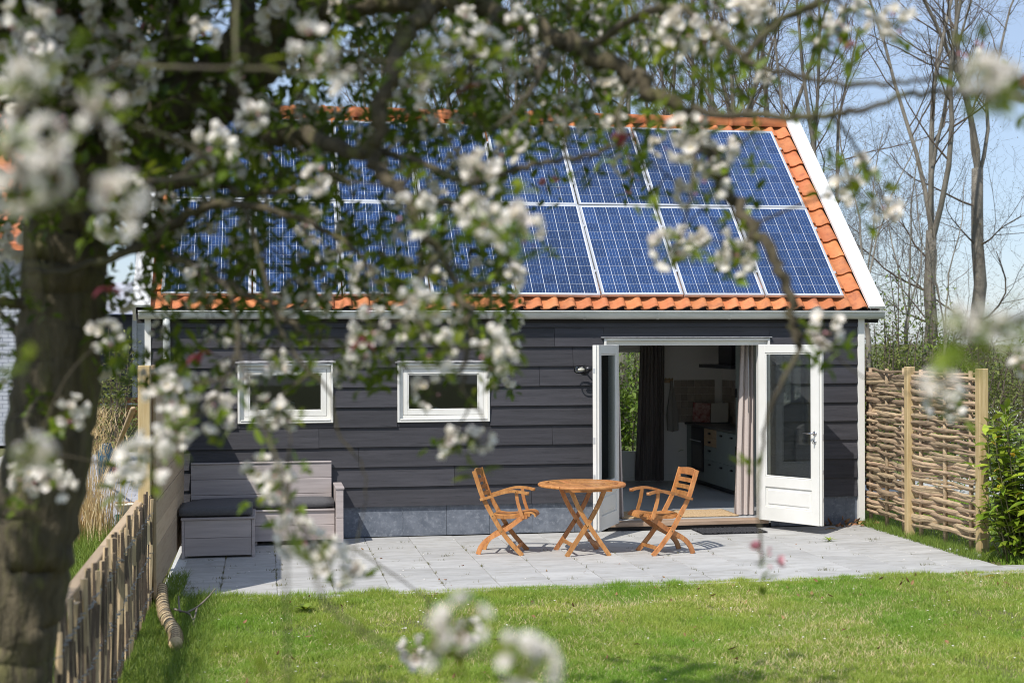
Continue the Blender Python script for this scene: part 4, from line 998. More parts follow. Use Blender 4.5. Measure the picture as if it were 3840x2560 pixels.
# ================================================================ leaves and laurel
def leaf_shape(Ln, wd, fold=.25, curl=.18, n=4):
    vs = []; fs = []
    for i in range(n + 1):
        t = i / n; ww = wd * math.sin(math.pi * min(1, t * .93 + .05)) ** .8 * (1 - .25 * t) if i < n else .0
        z = -curl * Ln * t * t
        vs += [(-ww / 2, Ln * t, z + fold * ww * .5), (0, Ln * t, z), (ww / 2, Ln * t, z + fold * ww * .5)]
    for i in range(n):
        b = 3 * i; fs += [(b, b + 1, b + 4, b + 3), (b + 1, b + 2, b + 5, b + 4)]
    return vs, fs
def rotm(rng_, up_bias=.3):
    az = rng_.uniform(0, 6.283); el = rng_.uniform(-.5, 1.1) + up_bias
    return Euler((el, rng_.uniform(-.6, .6), az), 'XYZ').to_matrix().to_4x4()
def leaf_cloud(rng_, pts, Ln, wd, curl=.2, n=3):
    """many leaves in one mesh; returns V, F(quads), tint"""
    vs, fs = leaf_shape(1, wd / Ln, .3, curl, n); vs = np.array(vs); fs = np.array(fs); V = []; F_ = []; tt = []
    for i, p in enumerate(pts):
        m = np.array(rotm(rng_).to_3x3()); s = Ln * rng_.uniform(.6, 1.25)
        V.append(vs @ m.T * s + np.array(p)); F_.append(fs + i * len(vs)); tt += [rng_.random()] * len(vs)
    return np.concatenate(V), np.concatenate(F_), tt
LB = empty('laurel_bush', (8.78, -3.0, 0), 0, 'glossy green laurel bush with a few yellow leaves at the right edge', 'bush')
lm = [MB().add(*leaf_shape(.165, .062, .3, c_), 0, True).mesh('leaf', mt['laurel']) for c_ in (.05, .2, .35)]
ly = MB().add(*leaf_shape(.12, .05, .3, .3), 0, True).mesh('leaf', mt['yelleaf'])
rl = random.Random(9); cand = []; stems = MB()
for s in range(120):
    a = rl.uniform(0, 6.283); r0 = rl.uniform(.02, .55); r1 = min(.95, r0 + rl.uniform(.05, .4)); hgt = rl.uniform(.5, 1.72) * (1 - .22 * r1)
    p0 = Vector((math.cos(a) * r0 * .5, math.sin(a) * r0 * .5, 0)); p1 = Vector((math.cos(a) * r1 * .72, math.sin(a) * r1 * .72, hgt))
    pm_ = p0.lerp(p1, .5) + Vector((math.cos(a) * .04, math.sin(a) * .04, .06)); path = smooth_path([p0, pm_, p1], 5)
    stems.tube(path, [.009 * (1 - .06 * i) for i in range(len(path))], 5)
    for k in range(19):
        t = 1 - (k / 19) ** 1.2 * .92; q = path[min(int(t * (len(path) - 1)), len(path) - 1)].lerp(path[min(int(t * (len(path) - 1)) + 1, len(path) - 1)], t * (len(path) - 1) % 1)
        la = a + k * 2.4 + rl.uniform(-.4, .4); el = rl.uniform(.1, .95) if k < 4 else rl.uniform(-.35, .6)
        cand.append((q, la, el, rl.uniform(-.5, .5), rl.uniform(.6, 1.2)))
stems.build('stem', mt['stem'], LB)
cw2 = Vector((8.78, -3.0, 0))
cand.sort(key=lambda c: (cw2 + c[0] - CAM).length)
rest = []
for i, (q, la, el, tw, sc) in enumerate(cand):
    if i < 300:
        link('leaf', ly if rl.random() < .07 else rl.choice(lm), LB, q, Euler((el, tw, la), 'XYZ'), sc)
    else: rest.append((q, la, el, tw, sc))
m = MB()
for (q, la, el, tw, sc) in rest:
    vs, fs = leaf_shape(.165, .062, .3, .2, 3); mm = Matrix.Translation(q) @ Euler((el, tw, la), 'XYZ').to_matrix().to_4x4(); m.add([mm @ (Vector(v) * sc) for v in vs], fs, 0, True)
tag(m.build('foliage', mt['laurel'], LB), kind='stuff')
# broad leaved seedling and dandelion
def rosette(name, loc, n, Ln, wd, el, label, cat, mat):
    e = empty(name, loc, 0, label, cat)
    for i in range(n):
        link('leaf', MB().add(*leaf_shape(Ln, wd, .3, .35), 0, True).mesh('leaf', mat), e, (0, 0, .01), Euler((el + rnd.uniform(-.2, .2), 0, i * 2.4), 'XYZ'), rnd.uniform(.75, 1.15))
rosette('weed_plant', (1.46, -4.36, .0), 6, .13, .07, .5, 'small broad leaved weed growing in the lawn near the patio edge', 'plant', mt['laurel'])
rosette('dandelion', (7.31, -1.36, 0), 9, .10, .025, .7, 'small dandelion rosette growing between the paving slabs', 'plant', mt['grassdk'] if False else mt['laurel'])

# ================================================================ fallen leaves and stones
bl = [MB().add(*leaf_shape(l_, w_, f_, c_), 0, True).mesh('leaf', mt['brownleaf']) for l_, w_, f_, c_ in ((.055, .03, .8, .5), (.04, .026, -.7, -.5), (.06, .028, .3, -.6), (.035, .02, .9, .2))]
for i in range(130):
    t = rnd.random(); y = -3.75 - 3.6 * rnd.random() ** 1.2; x = .8 + 7.9 * rnd.random() ** .7
    o = link('fallen_leaf', rnd.choice(bl), None, (x, y, rnd.uniform(.0, .03)), (rnd.uniform(-.7, .7), rnd.uniform(-.7, .7), rnd.uniform(0, 6.28)), rnd.uniform(.5, 1.2))
    tag(o, 'small dry brown leaf lying on the mown lawn', 'leaf', 'dry leaves scattered on the lawn')
for i in range(16):
    o = link('fallen_leaf', rnd.choice(bl), None, (rnd.uniform(2, 8.2), rnd.uniform(-3.55, -.5), .004), (rnd.uniform(-.2, .2), rnd.uniform(-.2, .2), rnd.uniform(0, 6.28)), rnd.uniform(.5, .9))
    tag(o, 'small dry brown leaf lying on the grey paving', 'leaf', 'dry leaves on the paving')
for i in range(46):
    x = 7.55 + .85 * rnd.random() ** .7; o = link('fallen_leaf', rnd.choice(bl), None, (x, -.03 - rnd.random() ** 2 * .22 - max(0, x - 8.2) * .5, .012 + .05 * rnd.random() * (x > 8)), (rnd.uniform(-1, 1), rnd.uniform(-1, 1), rnd.uniform(0, 6.28)), rnd.uniform(.9, 1.7))
    tag(o, 'curled brown oak leaf in the drift at the house corner', 'leaf', 'dry leaves heaped at the house corner')
for x, y, s, l_ in ((7.78, -.42, 1.9, 'yellow leaf on the paving beside the open right door'), (7.9, -3.9, 1.5, 'yellow leaf on the grass near the right end of the patio'), (6.70, -.55, .7, 'tiny yellow leaf at the front edge of the black door mat')):
    tag(link('fallen_leaf', ly, None, (x, y, .012), (.15, .2, 1.2), s * .6), l_, 'leaf')
for i in range(9):
    m = MB(); m.lathe([(0, -.02), (.03, -.015), (.042, .0), (.03, .02), (0, .028)], 7); o = m.build('stone', mt['gravel'], None, (8.36 + rnd.uniform(-.12, .12), -2.45 + rnd.uniform(-.3, .3), .01), (rnd.uniform(-.4, .4), rnd.uniform(-.4, .4), rnd.uniform(0, 6)))
    o.scale = (rnd.uniform(.6, 1.3), rnd.uniform(.5, 1.1), rnd.uniform(.5, 1)); tag(o, 'pale stone on the bare ground at the foot of the fence end post', 'stone', 'stones at the foot of the wattle fence')

q = random.Random(55); V = []; F_ = []
for i in range(420):
    if i < 330: x, y, z = q.uniform(.5, 9), -3.62 - 3.7 * q.random(), q.uniform(.0, .03)
    else: x, y, z = q.uniform(.6, 8.2), q.uniform(-3.6, -.2), .003
    s_ = q.uniform(.006, .012); a = q.uniform(0, 6.28); c, s2 = math.cos(a) * s_, math.sin(a) * s_; b_ = len(V); t_ = q.uniform(-.004, .006)
    V += [(x - c, y - s2, z), (x + s2, y - c, z + t_), (x + c, y + s2, z + .003), (x - s2, y + c, z - t_ * .3 + .002)]; F_.append((b_, b_ + 1, b_ + 2, b_ + 3))
tag(link('fallen_petals', np_mesh('fallen_petals', V, F_, mt['petal'])), 'tiny white petals fallen on the lawn and paving', None, None, 'stuff')

# ================================================================ hedgerow
def PX(u, v, d):
    """point d metres out along the view, u and v in 2352 px picture widths"""
    k = 3840 / 2352; return CAM + (fwd + r2 * ((u * k - 1920) / FPX) - u2 * ((v * k - 1280) / FPX)) * d
def shrub(name, loc, hgt, wid, n, size, mat, label, seed, dense=.5, group='shrubs of the hedgerow'):
    q = random.Random(seed); e = empty(name, loc, 0, label, 'shrub', group); st = MB(); P_ = []
    ns = max(5, int(wid * 6))
    for s in range(ns):
        a = q.uniform(0, 6.283); r_ = wid * .5 * math.sqrt(q.random()); top = Vector((math.cos(a) * r_, math.sin(a) * r_, hgt * q.uniform(.55, 1.0) * (1 - .25 * (2 * r_ / wid) ** 2)))
        b0 = Vector((top.x * .35, top.y * .35, 0)); mid = b0.lerp(top, .5) + Vector((q.uniform(-.15, .15), q.uniform(-.15, .15), .1)); path = smooth_path([b0, mid, top], 4)
        st.tube(path, [.022 * (1 - .08 * i) for i in range(len(path))], 4, caps=False)
        br = []
        for k in range(9):
            t = q.uniform(.15, 1); p = path[min(int(t * (len(path) - 1)), len(path) - 2)]; d_ = Vector((q.gauss(0, 1), q.gauss(0, 1), q.gauss(.5, .6))).normalized() * q.uniform(.2, .5) * wid * .35
            st.tube([p, p + d_ * .5 + Vector((0, 0, .04)), p + d_], [.007, .005, .003], 3, caps=False); br.append((p, d_))
        for k in range(n // ns):
            p, d_ = q.choice(br); c = p + d_ * q.uniform(.2, 1.05); s_ = .08 + .05 * wid; P_.append((c.x + q.gauss(0, s_), c.y + q.gauss(0, s_), max(.02, c.z + q.gauss(0, s_))))
    st.build('stem', mt['twigb'], e)
    V, F_, tt = leaf_cloud(q, P_, size, size * .55, .2, 2)
    link('foliage', np_mesh('foliage', V, F_, mat, attr=tt), e); e.children[-1]['kind'] = 'stuff'
    return e
def at(u, d): p = PX(u, 900, d); return (p.x, p.y, -.05)
hd = [(2010, 27, 2.9, 2.4, 'shrubolive', 'sparse olive green shrub directly right of the house corner'), (2060, 30, 3.4, 2.6, 'shrub', 'leafy green hedgerow shrub behind the first wattle panel'),
      (2110, 28, 4.0, 2.3, 'shrub', 'tall fresh green maple shrub before the forked bare tree'), (2165, 29, 3.3, 2.5, 'shrub', 'dense green shrub between the two tall bare trunks'),
      (2205, 31, 3.0, 2.4, 'shrub', 'dark green shrub behind the fence end post'), (2290, 33, 2.7, 3.0, 'shrubolive', 'grey green willow bush far right behind the laurel'),
      (2340, 30, 3.1, 2.6, 'shrubolive', 'olive bush at the right picture edge'), (2250, 27, 2.2, 2.6, 'shrubolive', 'low pale green bush right of the fence end post'),
      (2085, 34, 2.3, 5.0, 'shrub', 'low wide dark green bush at the back of the hedgerow'), (2190, 35, 2.2, 5.0, 'shrub', 'low wide green bush behind the thick trunks')]
for i, (u, d, h, wd, mname, lab) in enumerate(hd):
    shrub('hedge_shrub', at(u, d), h, wd, int(2600 if d < 34 else 3600), .085 if mname == 'shrub' else .07, mt[mname], lab, 100 + i)
# bushes seen through the glazed back door and behind the house
shrub('garden_bush', (7.55, 8.6, 0), 2.3, 1.6, 1500, .12, mt['shrub'], 'yellow green bush seen through the glazed back door', 131)
shrub('garden_bush', (8.8, 13.5, 0), 3.2, 3.4, 3200, .10, mt['shrub'], 'tall green bush beyond the glazed back door', 132)
for i, (x, y_, h, wd, lab) in enumerate(((-1.7, 11.5, 2.6, 1.9, 'loose green shrub in front of the grey boarded shed'), (-2.6, 17.5, 1.5, 2.0, 'low dark green bush behind the paved yard'), (-1.0, 15.5, 1.0, 1.6, 'low green plants at the end of the paved yard'), (-.4, 22, 4.2, 2.4, 'tall thin leaved shrub beside the left gable'))):
    shrub('yard_shrub', (x, y_, 0), h, wd, 1900, .075, mt['shrubolive'], lab, 140 + i, group='shrubs on the left side of the house')
# white flowering herbs right of the fence
q = random.Random(77); e = empty('flowering_herb', at(2275, 21), 0, 'low mass of white flowering cow parsley right of the fence', 'plant')
P_ = [(q.gauss(0, 1.2), q.gauss(0, .8), q.uniform(.1, 1.0)) for _ in range(2600)]
V, F_, tt = leaf_cloud(q, P_, .09, .045, .2, 2); o = link('foliage', np_mesh('foliage', V, F_, mt['shrub'], attr=tt), e); o['kind'] = 'stuff'
V, F_, tt = leaf_cloud(q, [(q.gauss(0, 1.2), q.gauss(0, .8), q.uniform(.75, 1.25)) for _ in range(900)], .05, .05, .1, 1); o = link('flower', np_mesh('flower', V, F_, mt['flower']), e); o['kind'] = 'stuff'

# ================================================================ bare trees
def bare_tree(seed, hgt, fork, r0, limbs=4, spread=.42, lean=(0, 0), twig=True, dens=(8, 6, 5, 2)):
    q = random.Random(seed); tk = MB(); cr = MB(); tips = []
    def grow(mb, p, d, Ln, rr, lev, n, sides):
        pts = [p]; rad = [rr]; dirs = [d]
        for i in range(n):
            wig = (.10, .16, .22, .30, .34)[lev]
            d = (d + Vector((q.gauss(0, wig), q.gauss(0, wig), q.gauss(.10 if lev < 3 else .03, wig * .6)))).normalized()
            p = p + d * (Ln / n); pts.append(p); dirs.append(d); rad.append(rr * (1 - (i + 1) / n * (.62 if lev < 3 else .75)))
        mb.tube(pts, rad, sides, caps=False); return pts, rad, dirs
    # trunk
    n = 7; p = Vector((0, 0, -.1)); pts = [p]; rad = [r0 * 1.25]
    for i in range(n):
        t = (i + 1) / n; pts.append(Vector((lean[0] * t * t * fork + q.gauss(0, .03), lean[1] * t * fork + q.gauss(0, .03), fork * t))); rad.append(r0 * (1 - .25 * t) * q.uniform(.96, 1.04))
    tk.tube(pts, rad, 10); top = pts[-1]
    a0 = q.uniform(0, 6.28); L1 = []
    for k in range(limbs):
        a = a0 + k * 2.399 + q.uniform(-.3, .3); sp_ = spread * q.uniform(.5, 1.15) if k else .06
        d = Vector((math.cos(a) * sp_, math.sin(a) * sp_, 1)).normalized(); base = top.lerp(pts[-2], q.uniform(0, .5) if k else 0)
        L1.append(grow(tk, base, d, (hgt - fork) * q.uniform(.7, 1.0), r0 * q.uniform(.30, .46), 0, 8, 7))
    # low side branches on the trunk
    for k in range(5):
        i = q.randint(3, n - 1); a = q.uniform(0, 6.28); L1.append(grow(cr, pts[i], Vector((math.cos(a), math.sin(a), .35)).normalized(), hgt * q.uniform(.10, .2), r0 * .16, 2, 6, 4))
    def kids(parent, lev, cnt, Ln, ratio):
        out_ = []; P_, Rd, D = parent
        for k in range(cnt):
            f = .22 + .78 * (k + q.random()) / cnt; i = min(len(P_) - 2, int(f * (len(P_) - 1))); t = f * (len(P_) - 1) - i
            p = P_[i].lerp(P_[i + 1], max(0, min(1, t))); dd = D[i]; o_ = dd.orthogonal().normalized(); o_.rotate(Matrix.Rotation(q.uniform(0, 6.28), 3, dd))
            d = (dd * q.uniform(.35, .9) + o_ * q.uniform(.6, 1.0) + Vector((0, 0, .15))).normalized()
            out_.append(grow(cr, p, d, Ln * q.uniform(.6, 1.25) * (1.15 - .5 * f), max(.0022, Rd[i] * ratio), lev, (0, 6, 5, 4, 3)[lev], (7, 5, 4, 3, 3)[lev]))
        return out_
    Lh = hgt - fork
    for b in L1:
        for c in kids(b, 1, dens[0], Lh * .33, .42):
            for d_ in kids(c, 2, dens[1], Lh * .15, .45):
                for e_ in kids(d_, 3, dens[2], Lh * .07, .5):
                    if twig and q.random() < .6: tips += [e_[0][-1]]
                    kids(e_, 4, dens[3], Lh * .038, .7)
    bd = MB()
    for p in tips:
        s = q.uniform(.010, .018); o_ = Vector((q.gauss(0, .03), q.gauss(0, .03), q.gauss(0, .03))) + p
        bd.add([o_ + Vector((-s, 0, 0)), o_ + Vector((0, -s, s * .4)), o_ + Vector((s, 0, 0)), o_ + Vector((0, s * .5, s * 1.4))], [(0, 1, 2), (0, 2, 3)])
    return tk.mesh('trunk', mt['bareb']), cr.mesh('crown', mt['twigb']), bd.mesh('bud', mt['bud'])
TV = [bare_tree(31, 11.5, 4.6, .155, 4, .40, dens=(8, 5, 5, 2)), bare_tree(32, 13.0, 6.2, .165, 4, .30, dens=(7, 5, 4, 2)), bare_tree(33, 10.5, 3.4, .12, 5, .50), bare_tree(34, 9.5, 4.0, .075, 3, .30, (.06, 0), True, (5, 4, 3, 1)), bare_tree(35, 12.0, 5.0, .13, 5, .36)]
trees = [(2137, 30, 0, 1.0, .4, 'tall bare tree with a trunk forking low, second trunk left of the fence end post'), (2246, 32.5, 1, 1.0, 2.0, 'tall straight bare tree with smooth trunk behind the fence end post'),
         (2162, 28, 3, .62, .3, 'slender bare sapling with a bent stem right of the forked trunk'), (2003, 27.5, 3, .80, 3.3, 'thin leaning pinkish trunk directly behind the house corner'), (2072, 29, 3, .72, 5.0, 'thin straight bare sapling left of the forked trunk'),
         (1880, 30, 2, 1.05, 1.1, 'spreading bare tree rising behind the right end of the roof'), (1760, 31, 0, 1.05, 4.2, 'bare tree behind the ridge at the right'),
         (1690, 34, 1, .98, .9, 'straight bare tree behind the ridge, third from the verge'), (1610, 32, 2, 1.1, 5.3, 'wide bare tree behind the right part of the ridge'), (1530, 34, 4, 1.0, 3.8, 'bare tree behind the ridge right of the middle'),
         (1430, 31, 0, 1.05, 5.8, 'forked bare tree behind the middle of the ridge'), (1310, 33, 2, 1.1, 2.2, 'bushy bare tree behind the middle blossom'), (1180, 32, 4, 1.05, .2, 'bare tree behind the left middle of the ridge'),
         (1040, 34, 1, 1.0, 4.9, 'bare tree behind the left part of the ridge'), (900, 33, 2, 1.1, 1.7, 'bare tree behind the left end of the ridge')]
for (u, d, v, sc, rz, lab) in trees:
    b_ = at(u, d); e = empty('bare_tree', b_, rz, lab, 'tree', 'bare trees behind the house'); e.scale = (sc, sc, sc)
    for nm, me in zip(('trunk', 'crown', 'bud'), TV[v]):
        o = link(nm, me, e)
        if nm == 'bud': o['kind'] = 'stuff'
# ================================================================ the apple tree in front of the camera
AT = empty('apple_tree', (.08, -10.85, 0), 0, 'old apple tree in white blossom with a mossy trunk close to the viewer', 'tree')
AO = Vector((-.08, 10.85, 0))
ra = random.Random(21)
samples = []      # points on branches: position, radius
def limb(name, ctrl, r0, r1, sides=8, mat='abark', jit=.08, seg=6, pw=1.0, collect=True):
    pts = smooth_path([PX(*c) if len(c) == 3 and not isinstance(c, Vector) else c for c in ctrl], seg); n = len(pts)
    wob = .25 * (r0 if r0 < .05 else .03)
    pts = [p + Vector((ra.gauss(0, wob), ra.gauss(0, wob), ra.gauss(0, wob))) if 0 < i < n - 1 else p for i, p in enumerate(pts)]
    rad = [r0 + (r1 - r0) * (i / (n - 1)) ** pw for i in range(n)]
    MB().tube([p + AO for p in pts], rad, sides, jit=jit).build(name, mt[mat], AT)
    if collect:
        for p, r_ in zip(pts, rad): samples.append((p, r_))
    return pts
# trunk and great limbs
limb('trunk', [Vector((.02, -10.9, -.15)), Vector((.06, -10.86, .3)), PX(8, 1568, 5.3), PX(44, 1374, 5.3), PX(84, 1176, 5.3), PX(124, 919, 5.3), PX(142, 718, 5.3), PX(150, 551, 5.3), PX(165, 470, 5.3)], .185, .150, 16, jit=.045, seg=8, pw=.5)
B1 = limb('limb', [(160, 500, 5.3), (240, 400, 5.25), (340, 320, 5.2), (480, 220, 5.15), (600, 110, 5.1), (705, 25, 5.05), (820, -90, 5.0), (960, -200, 5.0)], .150, .085, 12, jit=.05)
limb('limb', [(160, 480, 5.3), (140, 360, 5.2), (110, 230, 5.0), (80, 110, 4.9), (30, -80, 4.7)], .115, .07, 10, jit=.06)
limb('limb', [(430, 260, 5.2), (400, 150, 5.3), (420, 40, 5.4), (440, -120, 5.5)], .085, .05, 10)
limb('limb', [(600, 115, 5.1), (560, 30, 5.3), (600, -90, 5.6)], .06, .04, 8)
br = [
 ([(705, 28, 5.05), (850, 12, 4.9), (1000, 5, 4.8), (1130, 28, 4.7), (1260, 78, 4.6), (1340, 120, 4.5), (1460, 180, 4.4), (1560, 257, 4.3), (1640, 362, 4.2), (1700, 490, 4.1), (1778, 592, 4.0), (1822, 700, 4.0), (1838, 800, 4.0)], .040, .012),
 ([(1838, 800, 4.0), (1800, 870, 3.9), (1765, 950, 3.9), (1745, 1080, 3.9), (1742, 1180, 3.9), (1752, 1290, 3.9)], .008, .003),
 ([(1340, 120, 4.5), (1480, 30, 4.3), (1568, 21, 4.2), (1631, 67, 4.1), (1709, 134, 4.0), (1779, 164, 3.9), (1919, 188, 3.7), (2060, 192, 3.6), (2183, 160, 2.9), (2300, 115, 2.1)], .014, .004),
 ([(1560, 257, 4.3), (1603, 253, 4.1), (1656, 264, 4.0), (1807, 267, 3.8), (1906, 264, 3.7), (1979, 250, 3.6), (2100, 218, 3.5), (2183, 211, 2.9), (2290, 222, 2.2), (2400, 232, 1.9)], .013, .005),
 ([(1000, 5, 4.8), (955, 50, 4.7), (918, 105, 4.6), (890, 180, 4.5), (870, 300, 4.5), (855, 362, 4.5), (890, 415, 4.4), (931, 454, 4.3), (965, 520, 4.2), (1010, 580, 4.2), (1060, 690, 4.1), (1085, 790, 4.0), (1062, 880, 4.0), (1120, 985, 4.0)], .034, .003),
 ([(860, 345, 4.6), (960, 372, 4.5), (1080, 418, 4.4), (1181, 390, 4.3), (1241, 376, 4.3), (1329, 362, 4.2), (1420, 335, 4.1)], .013, .006),
 ([(931, 454, 4.3), (1050, 472, 4.4), (1150, 520, 4.4), (1190, 570, 4.4)], .013, .004),
 ([(520, 190, 5.1), (600, 290, 4.9), (720, 330, 4.7), (850, 350, 4.5)], .045, .022),
 ([(170, 470, 5.2), (240, 540, 5.0), (330, 566, 4.9), (430, 605, 4.8), (520, 645, 4.6), (620, 702, 4.5), (700, 765, 4.4), (760, 810, 4.3)], .022, .004),
 ([(330, 566, 4.9), (450, 482, 4.7), (560, 472, 4.6), (700, 503, 4.5), (800, 562, 4.4), (880, 650, 4.3)], .020, .004),
 ([(240, 400, 5.2), (350, 420, 5.0), (480, 424, 4.8), (620, 445, 4.6), (770, 400, 4.6)], .026, .005),
 ([(560, 472, 4.6), (600, 600, 4.4), (640, 742, 4.3), (692, 832, 4.2), (760, 903, 4.2), (778, 992, 4.2), (832, 1072, 4.2), (842, 1140, 4.2)], .008, .002),
 ([(430, 605, 4.8), (520, 660, 4.3), (545, 800, 3.9), (480, 930, 3.6), (400, 985, 3.4), (330, 1035, 3.3)], .008, .003),
 ([(545, 800, 3.9), (600, 960, 3.5), (645, 1080, 3.3), (690, 1200, 3.1), (745, 1290, 3.0)], .004, .0025),
 ([(690, 1200, 3.1), (740, 1365, 2.4), (800, 1425, 2.2), (885, 1480, 2.0), (1000, 1500, 1.9), (1110, 1505, 1.9), (1235, 1535, 1.9)], .0035, .002),
 ([(650, 1090, 3.3), (656, 1250, 2.4), (658, 1400, 2.3), (661, 1620, 2.2)], .0035, .0022),
 ([(120, 230, 5.0), (260, 152, 3.6), (400, 156, 3.1), (560, 159, 2.9), (700, 166, 2.9), (800, 160, 3.0), (960, 166, 3.2), (1010, 158, 3.3)], .006, .003),
 ([(545, -60, 3.2), (540, 80, 3.0), (545, 160, 2.9), (558, 215, 2.9), (578, 260, 2.9)], .0045, .003),
 ([(330, 420, 4.2), (480, 395, 3.4), (420, 330, 3.3), (310, 290, 3.2)], .010, .004),
 ([(60, 618, 5.0), (140, 625, 4.95), (240, 598, 4.95), (330, 566, 4.9)], .012, .016),
 ([(130, 720, 5.2), (60, 700, 5.2), (-40, 690, 5.2)], .030, .016),
 ([(140, 800, 5.3), (60, 770, 5.4), (0, 720, 5.5), (-50, 640, 5.5)], .020, .008),
 ([(110, 230, 5.0), (60, 240, 3.4), (20, 330, 2.3), (60, 440, 1.9)], .020, .005),
 ([(120, 240, 5.0), (200, 240, 3.4), (240, 270, 2.3), (268, 330, 1.9)], .012, .004),
 ([(110, 900, 5.2), (60, 960, 4.6), (90, 1040, 4.0), (140, 1110, 3.8)], .012, .004),
 ([(1260, 78, 4.6), (1240, 170, 4.4), (1180, 260, 4.3), (1120, 300, 4.2)], .014, .004),
 ([(1460, 180, 4.4), (1420, 260, 4.2), (1440, 350, 4.1), (1450, 410, 4.0)], .010, .003),
 ([(1640, 362, 4.2), (1600, 350, 4.0), (1585, 450, 3.9), (1560, 560, 3.9)], .009, .003),
 ([(1130, 28, 4.7), (1110, 110, 4.5), (1050, 180, 4.4), (980, 210, 4.3)], .016, .004),
 ([(1010, 580, 4.2), (960, 660, 4.0), (965, 740, 3.9), (1000, 800, 3.8)], .011, .004),
 ([(2460, 700, 2.2), (2330, 735, 2.0), (2260, 760, 1.95), (2200, 770, 1.9)], .008, .003),
 ([(1906, 264, 3.7), (1960, 330, 3.7), (2010, 420, 3.7), (2045, 500, 3.7)], .006, .002),
 ([(1760, 60, 4.2), (1850, 20, 4.1), (1930, -10, 4.0), (2000, -60, 3.9)], .012, .006),
 ([(1709, 134, 4.0), (1780, 60, 4.0), (1880, 0, 3.9)], .012, .006),
]
for c, r0, r1 in br: limb('branch', c, r0, r1, 7, 'atwig' if r0 < .02 else 'abark', jit=.10)
# limbs of the crown above and behind the viewer, which shade what hangs below
hid = []
for k in range(11):
    a = R(150) + R(22) * k + ra.uniform(-.15, .15)
    s0 = Vector((.35, -10.9, 2.9 + .05 * k)); e1 = s0 + Vector((math.cos(a) * ra.uniform(1.3, 2.6), math.sin(a) * ra.uniform(1.0, 2.8), ra.uniform(1.0, 2.3)))
    mid = s0.lerp(e1, .5) + Vector((0, 0, .35)); hid += limb('branch', [s0, mid, e1], .06, .012, 6)

# blossom clusters and leaf sprays
def petal_mesh():
    vs = []; fs = []; n = 4; G1 = 1.30
    for i in range(n + 1):
        t = i / n; wd_ = (.15, .75, 1.0, .95, .45)[i] * .018 * G1; y = .021 * t * G1; z = .006 * t * t * 1.5 + .001
        vs += [(-wd_ / 2, y, z + .0028 * (i > 0)), (0, y, z), (wd_ / 2, y, z + .0028 * (i > 0))]
    for i in range(n): b = 3 * i; fs += [(b, b + 1, b + 4, b + 3), (b + 1, b + 2, b + 5, b + 4)]
    return vs, fs
PV, PF_ = petal_mesh()
def flower(m, M4, q, opn=1.0, mi=0):
    for k in range(5):
        mm = M4 @ Matrix.Rotation(k * 2 * math.pi / 5 + q.uniform(-.12, .12), 4, 'Z') @ Matrix.Rotation(R(22 + 48 * (1 - opn)) + q.uniform(-.15, .15), 4, 'X') @ Matrix.Scale(q.uniform(.9, 1.15), 4)
        m.add([mm @ Vector(v) for v in PV], PF_, mi, True)
    m.add([M4 @ Vector(v) for v in ((-.004, -.004, .004), (.004, -.004, .004), (.004, .004, .004), (-.004, .004, .004), (0, 0, .010))], [(0, 1, 4), (1, 2, 4), (2, 3, 4), (3, 0, 4)], 1)
def cluster_mesh(seed, nf, nb, pink=False):
    q = random.Random(seed); m = MB()
    for k in range(nf + nb):
        d = Vector((q.gauss(0, 1), q.gauss(0, 1), q.gauss(.25, .9))).normalized(); p = d * q.uniform(.028, .052)
        rt = d.to_track_quat('Z', 'Y').to_matrix().to_4x4(); M4 = Matrix.Translation(p) @ rt @ Matrix.Rotation(q.uniform(0, 6), 4, 'Z')
        if k < nf: flower(m, M4, q, q.uniform(.6, 1), 2 if pink and q.random() < .4 else 0)
        else:
            m.add([M4 @ (Vector(v) * .9) for v in ((0, 0, -.008), (.007, 0, 0), (0, .007, 0), (-.007, 0, 0), (0, -.007, 0), (0, 0, .012))], [(0, 2, 1), (0, 3, 2), (0, 4, 3), (0, 1, 4), (5, 1, 2), (5, 2, 3), (5, 3, 4), (5, 4, 1)], 2, True)
        m.tube([Vector((0, 0, -.02)), p * .5, p], [.0012, .001, .001], 3, 3, caps=False)
    return m
CM = [cluster_mesh(400 + i, 10 + i % 4, 1 + i % 2) for i in range(6)] + [cluster_mesh(430 + i, 2, 5, True) for i in range(2)]
CMm = [c.mesh('blossom', [mt['petal'], mt['stamen'], mt['pink'], mt['aleaf']]) for c in CM]
def spray_mesh(seed, n):
    q = random.Random(seed); m = MB()
    for k in range(n):
        vs, fs = leaf_shape(q.uniform(.035, .062), q.uniform(.02, .03), q.uniform(.1, .5), q.uniform(-.1, .4), 4)
        mm = Matrix.Translation((q.gauss(0, .008), q.gauss(0, .008), q.gauss(0, .008))) @ Euler((q.uniform(-.7, 1.2), q.uniform(-.5, .5), k * 2.4 + q.uniform(-.5, .5)), 'XYZ').to_matrix().to_4x4() @ Matrix.Translation((0, .014, 0))
        m.add([mm @ Vector(v) for v in vs], fs, 0, True)
    return m
SMb = [spray_mesh(500 + i, 4 + i % 4) for i in range(6)]; SMm = [s.mesh('leaf_spray', mt['aleaf']) for s in SMb]
clusters = []; sprays = []; twigs = MB()
mt['redleaf'] = M('dark_red_leaf', (.12, .012, .03), (.20, .03, .05), .5, 12, trans=.3)
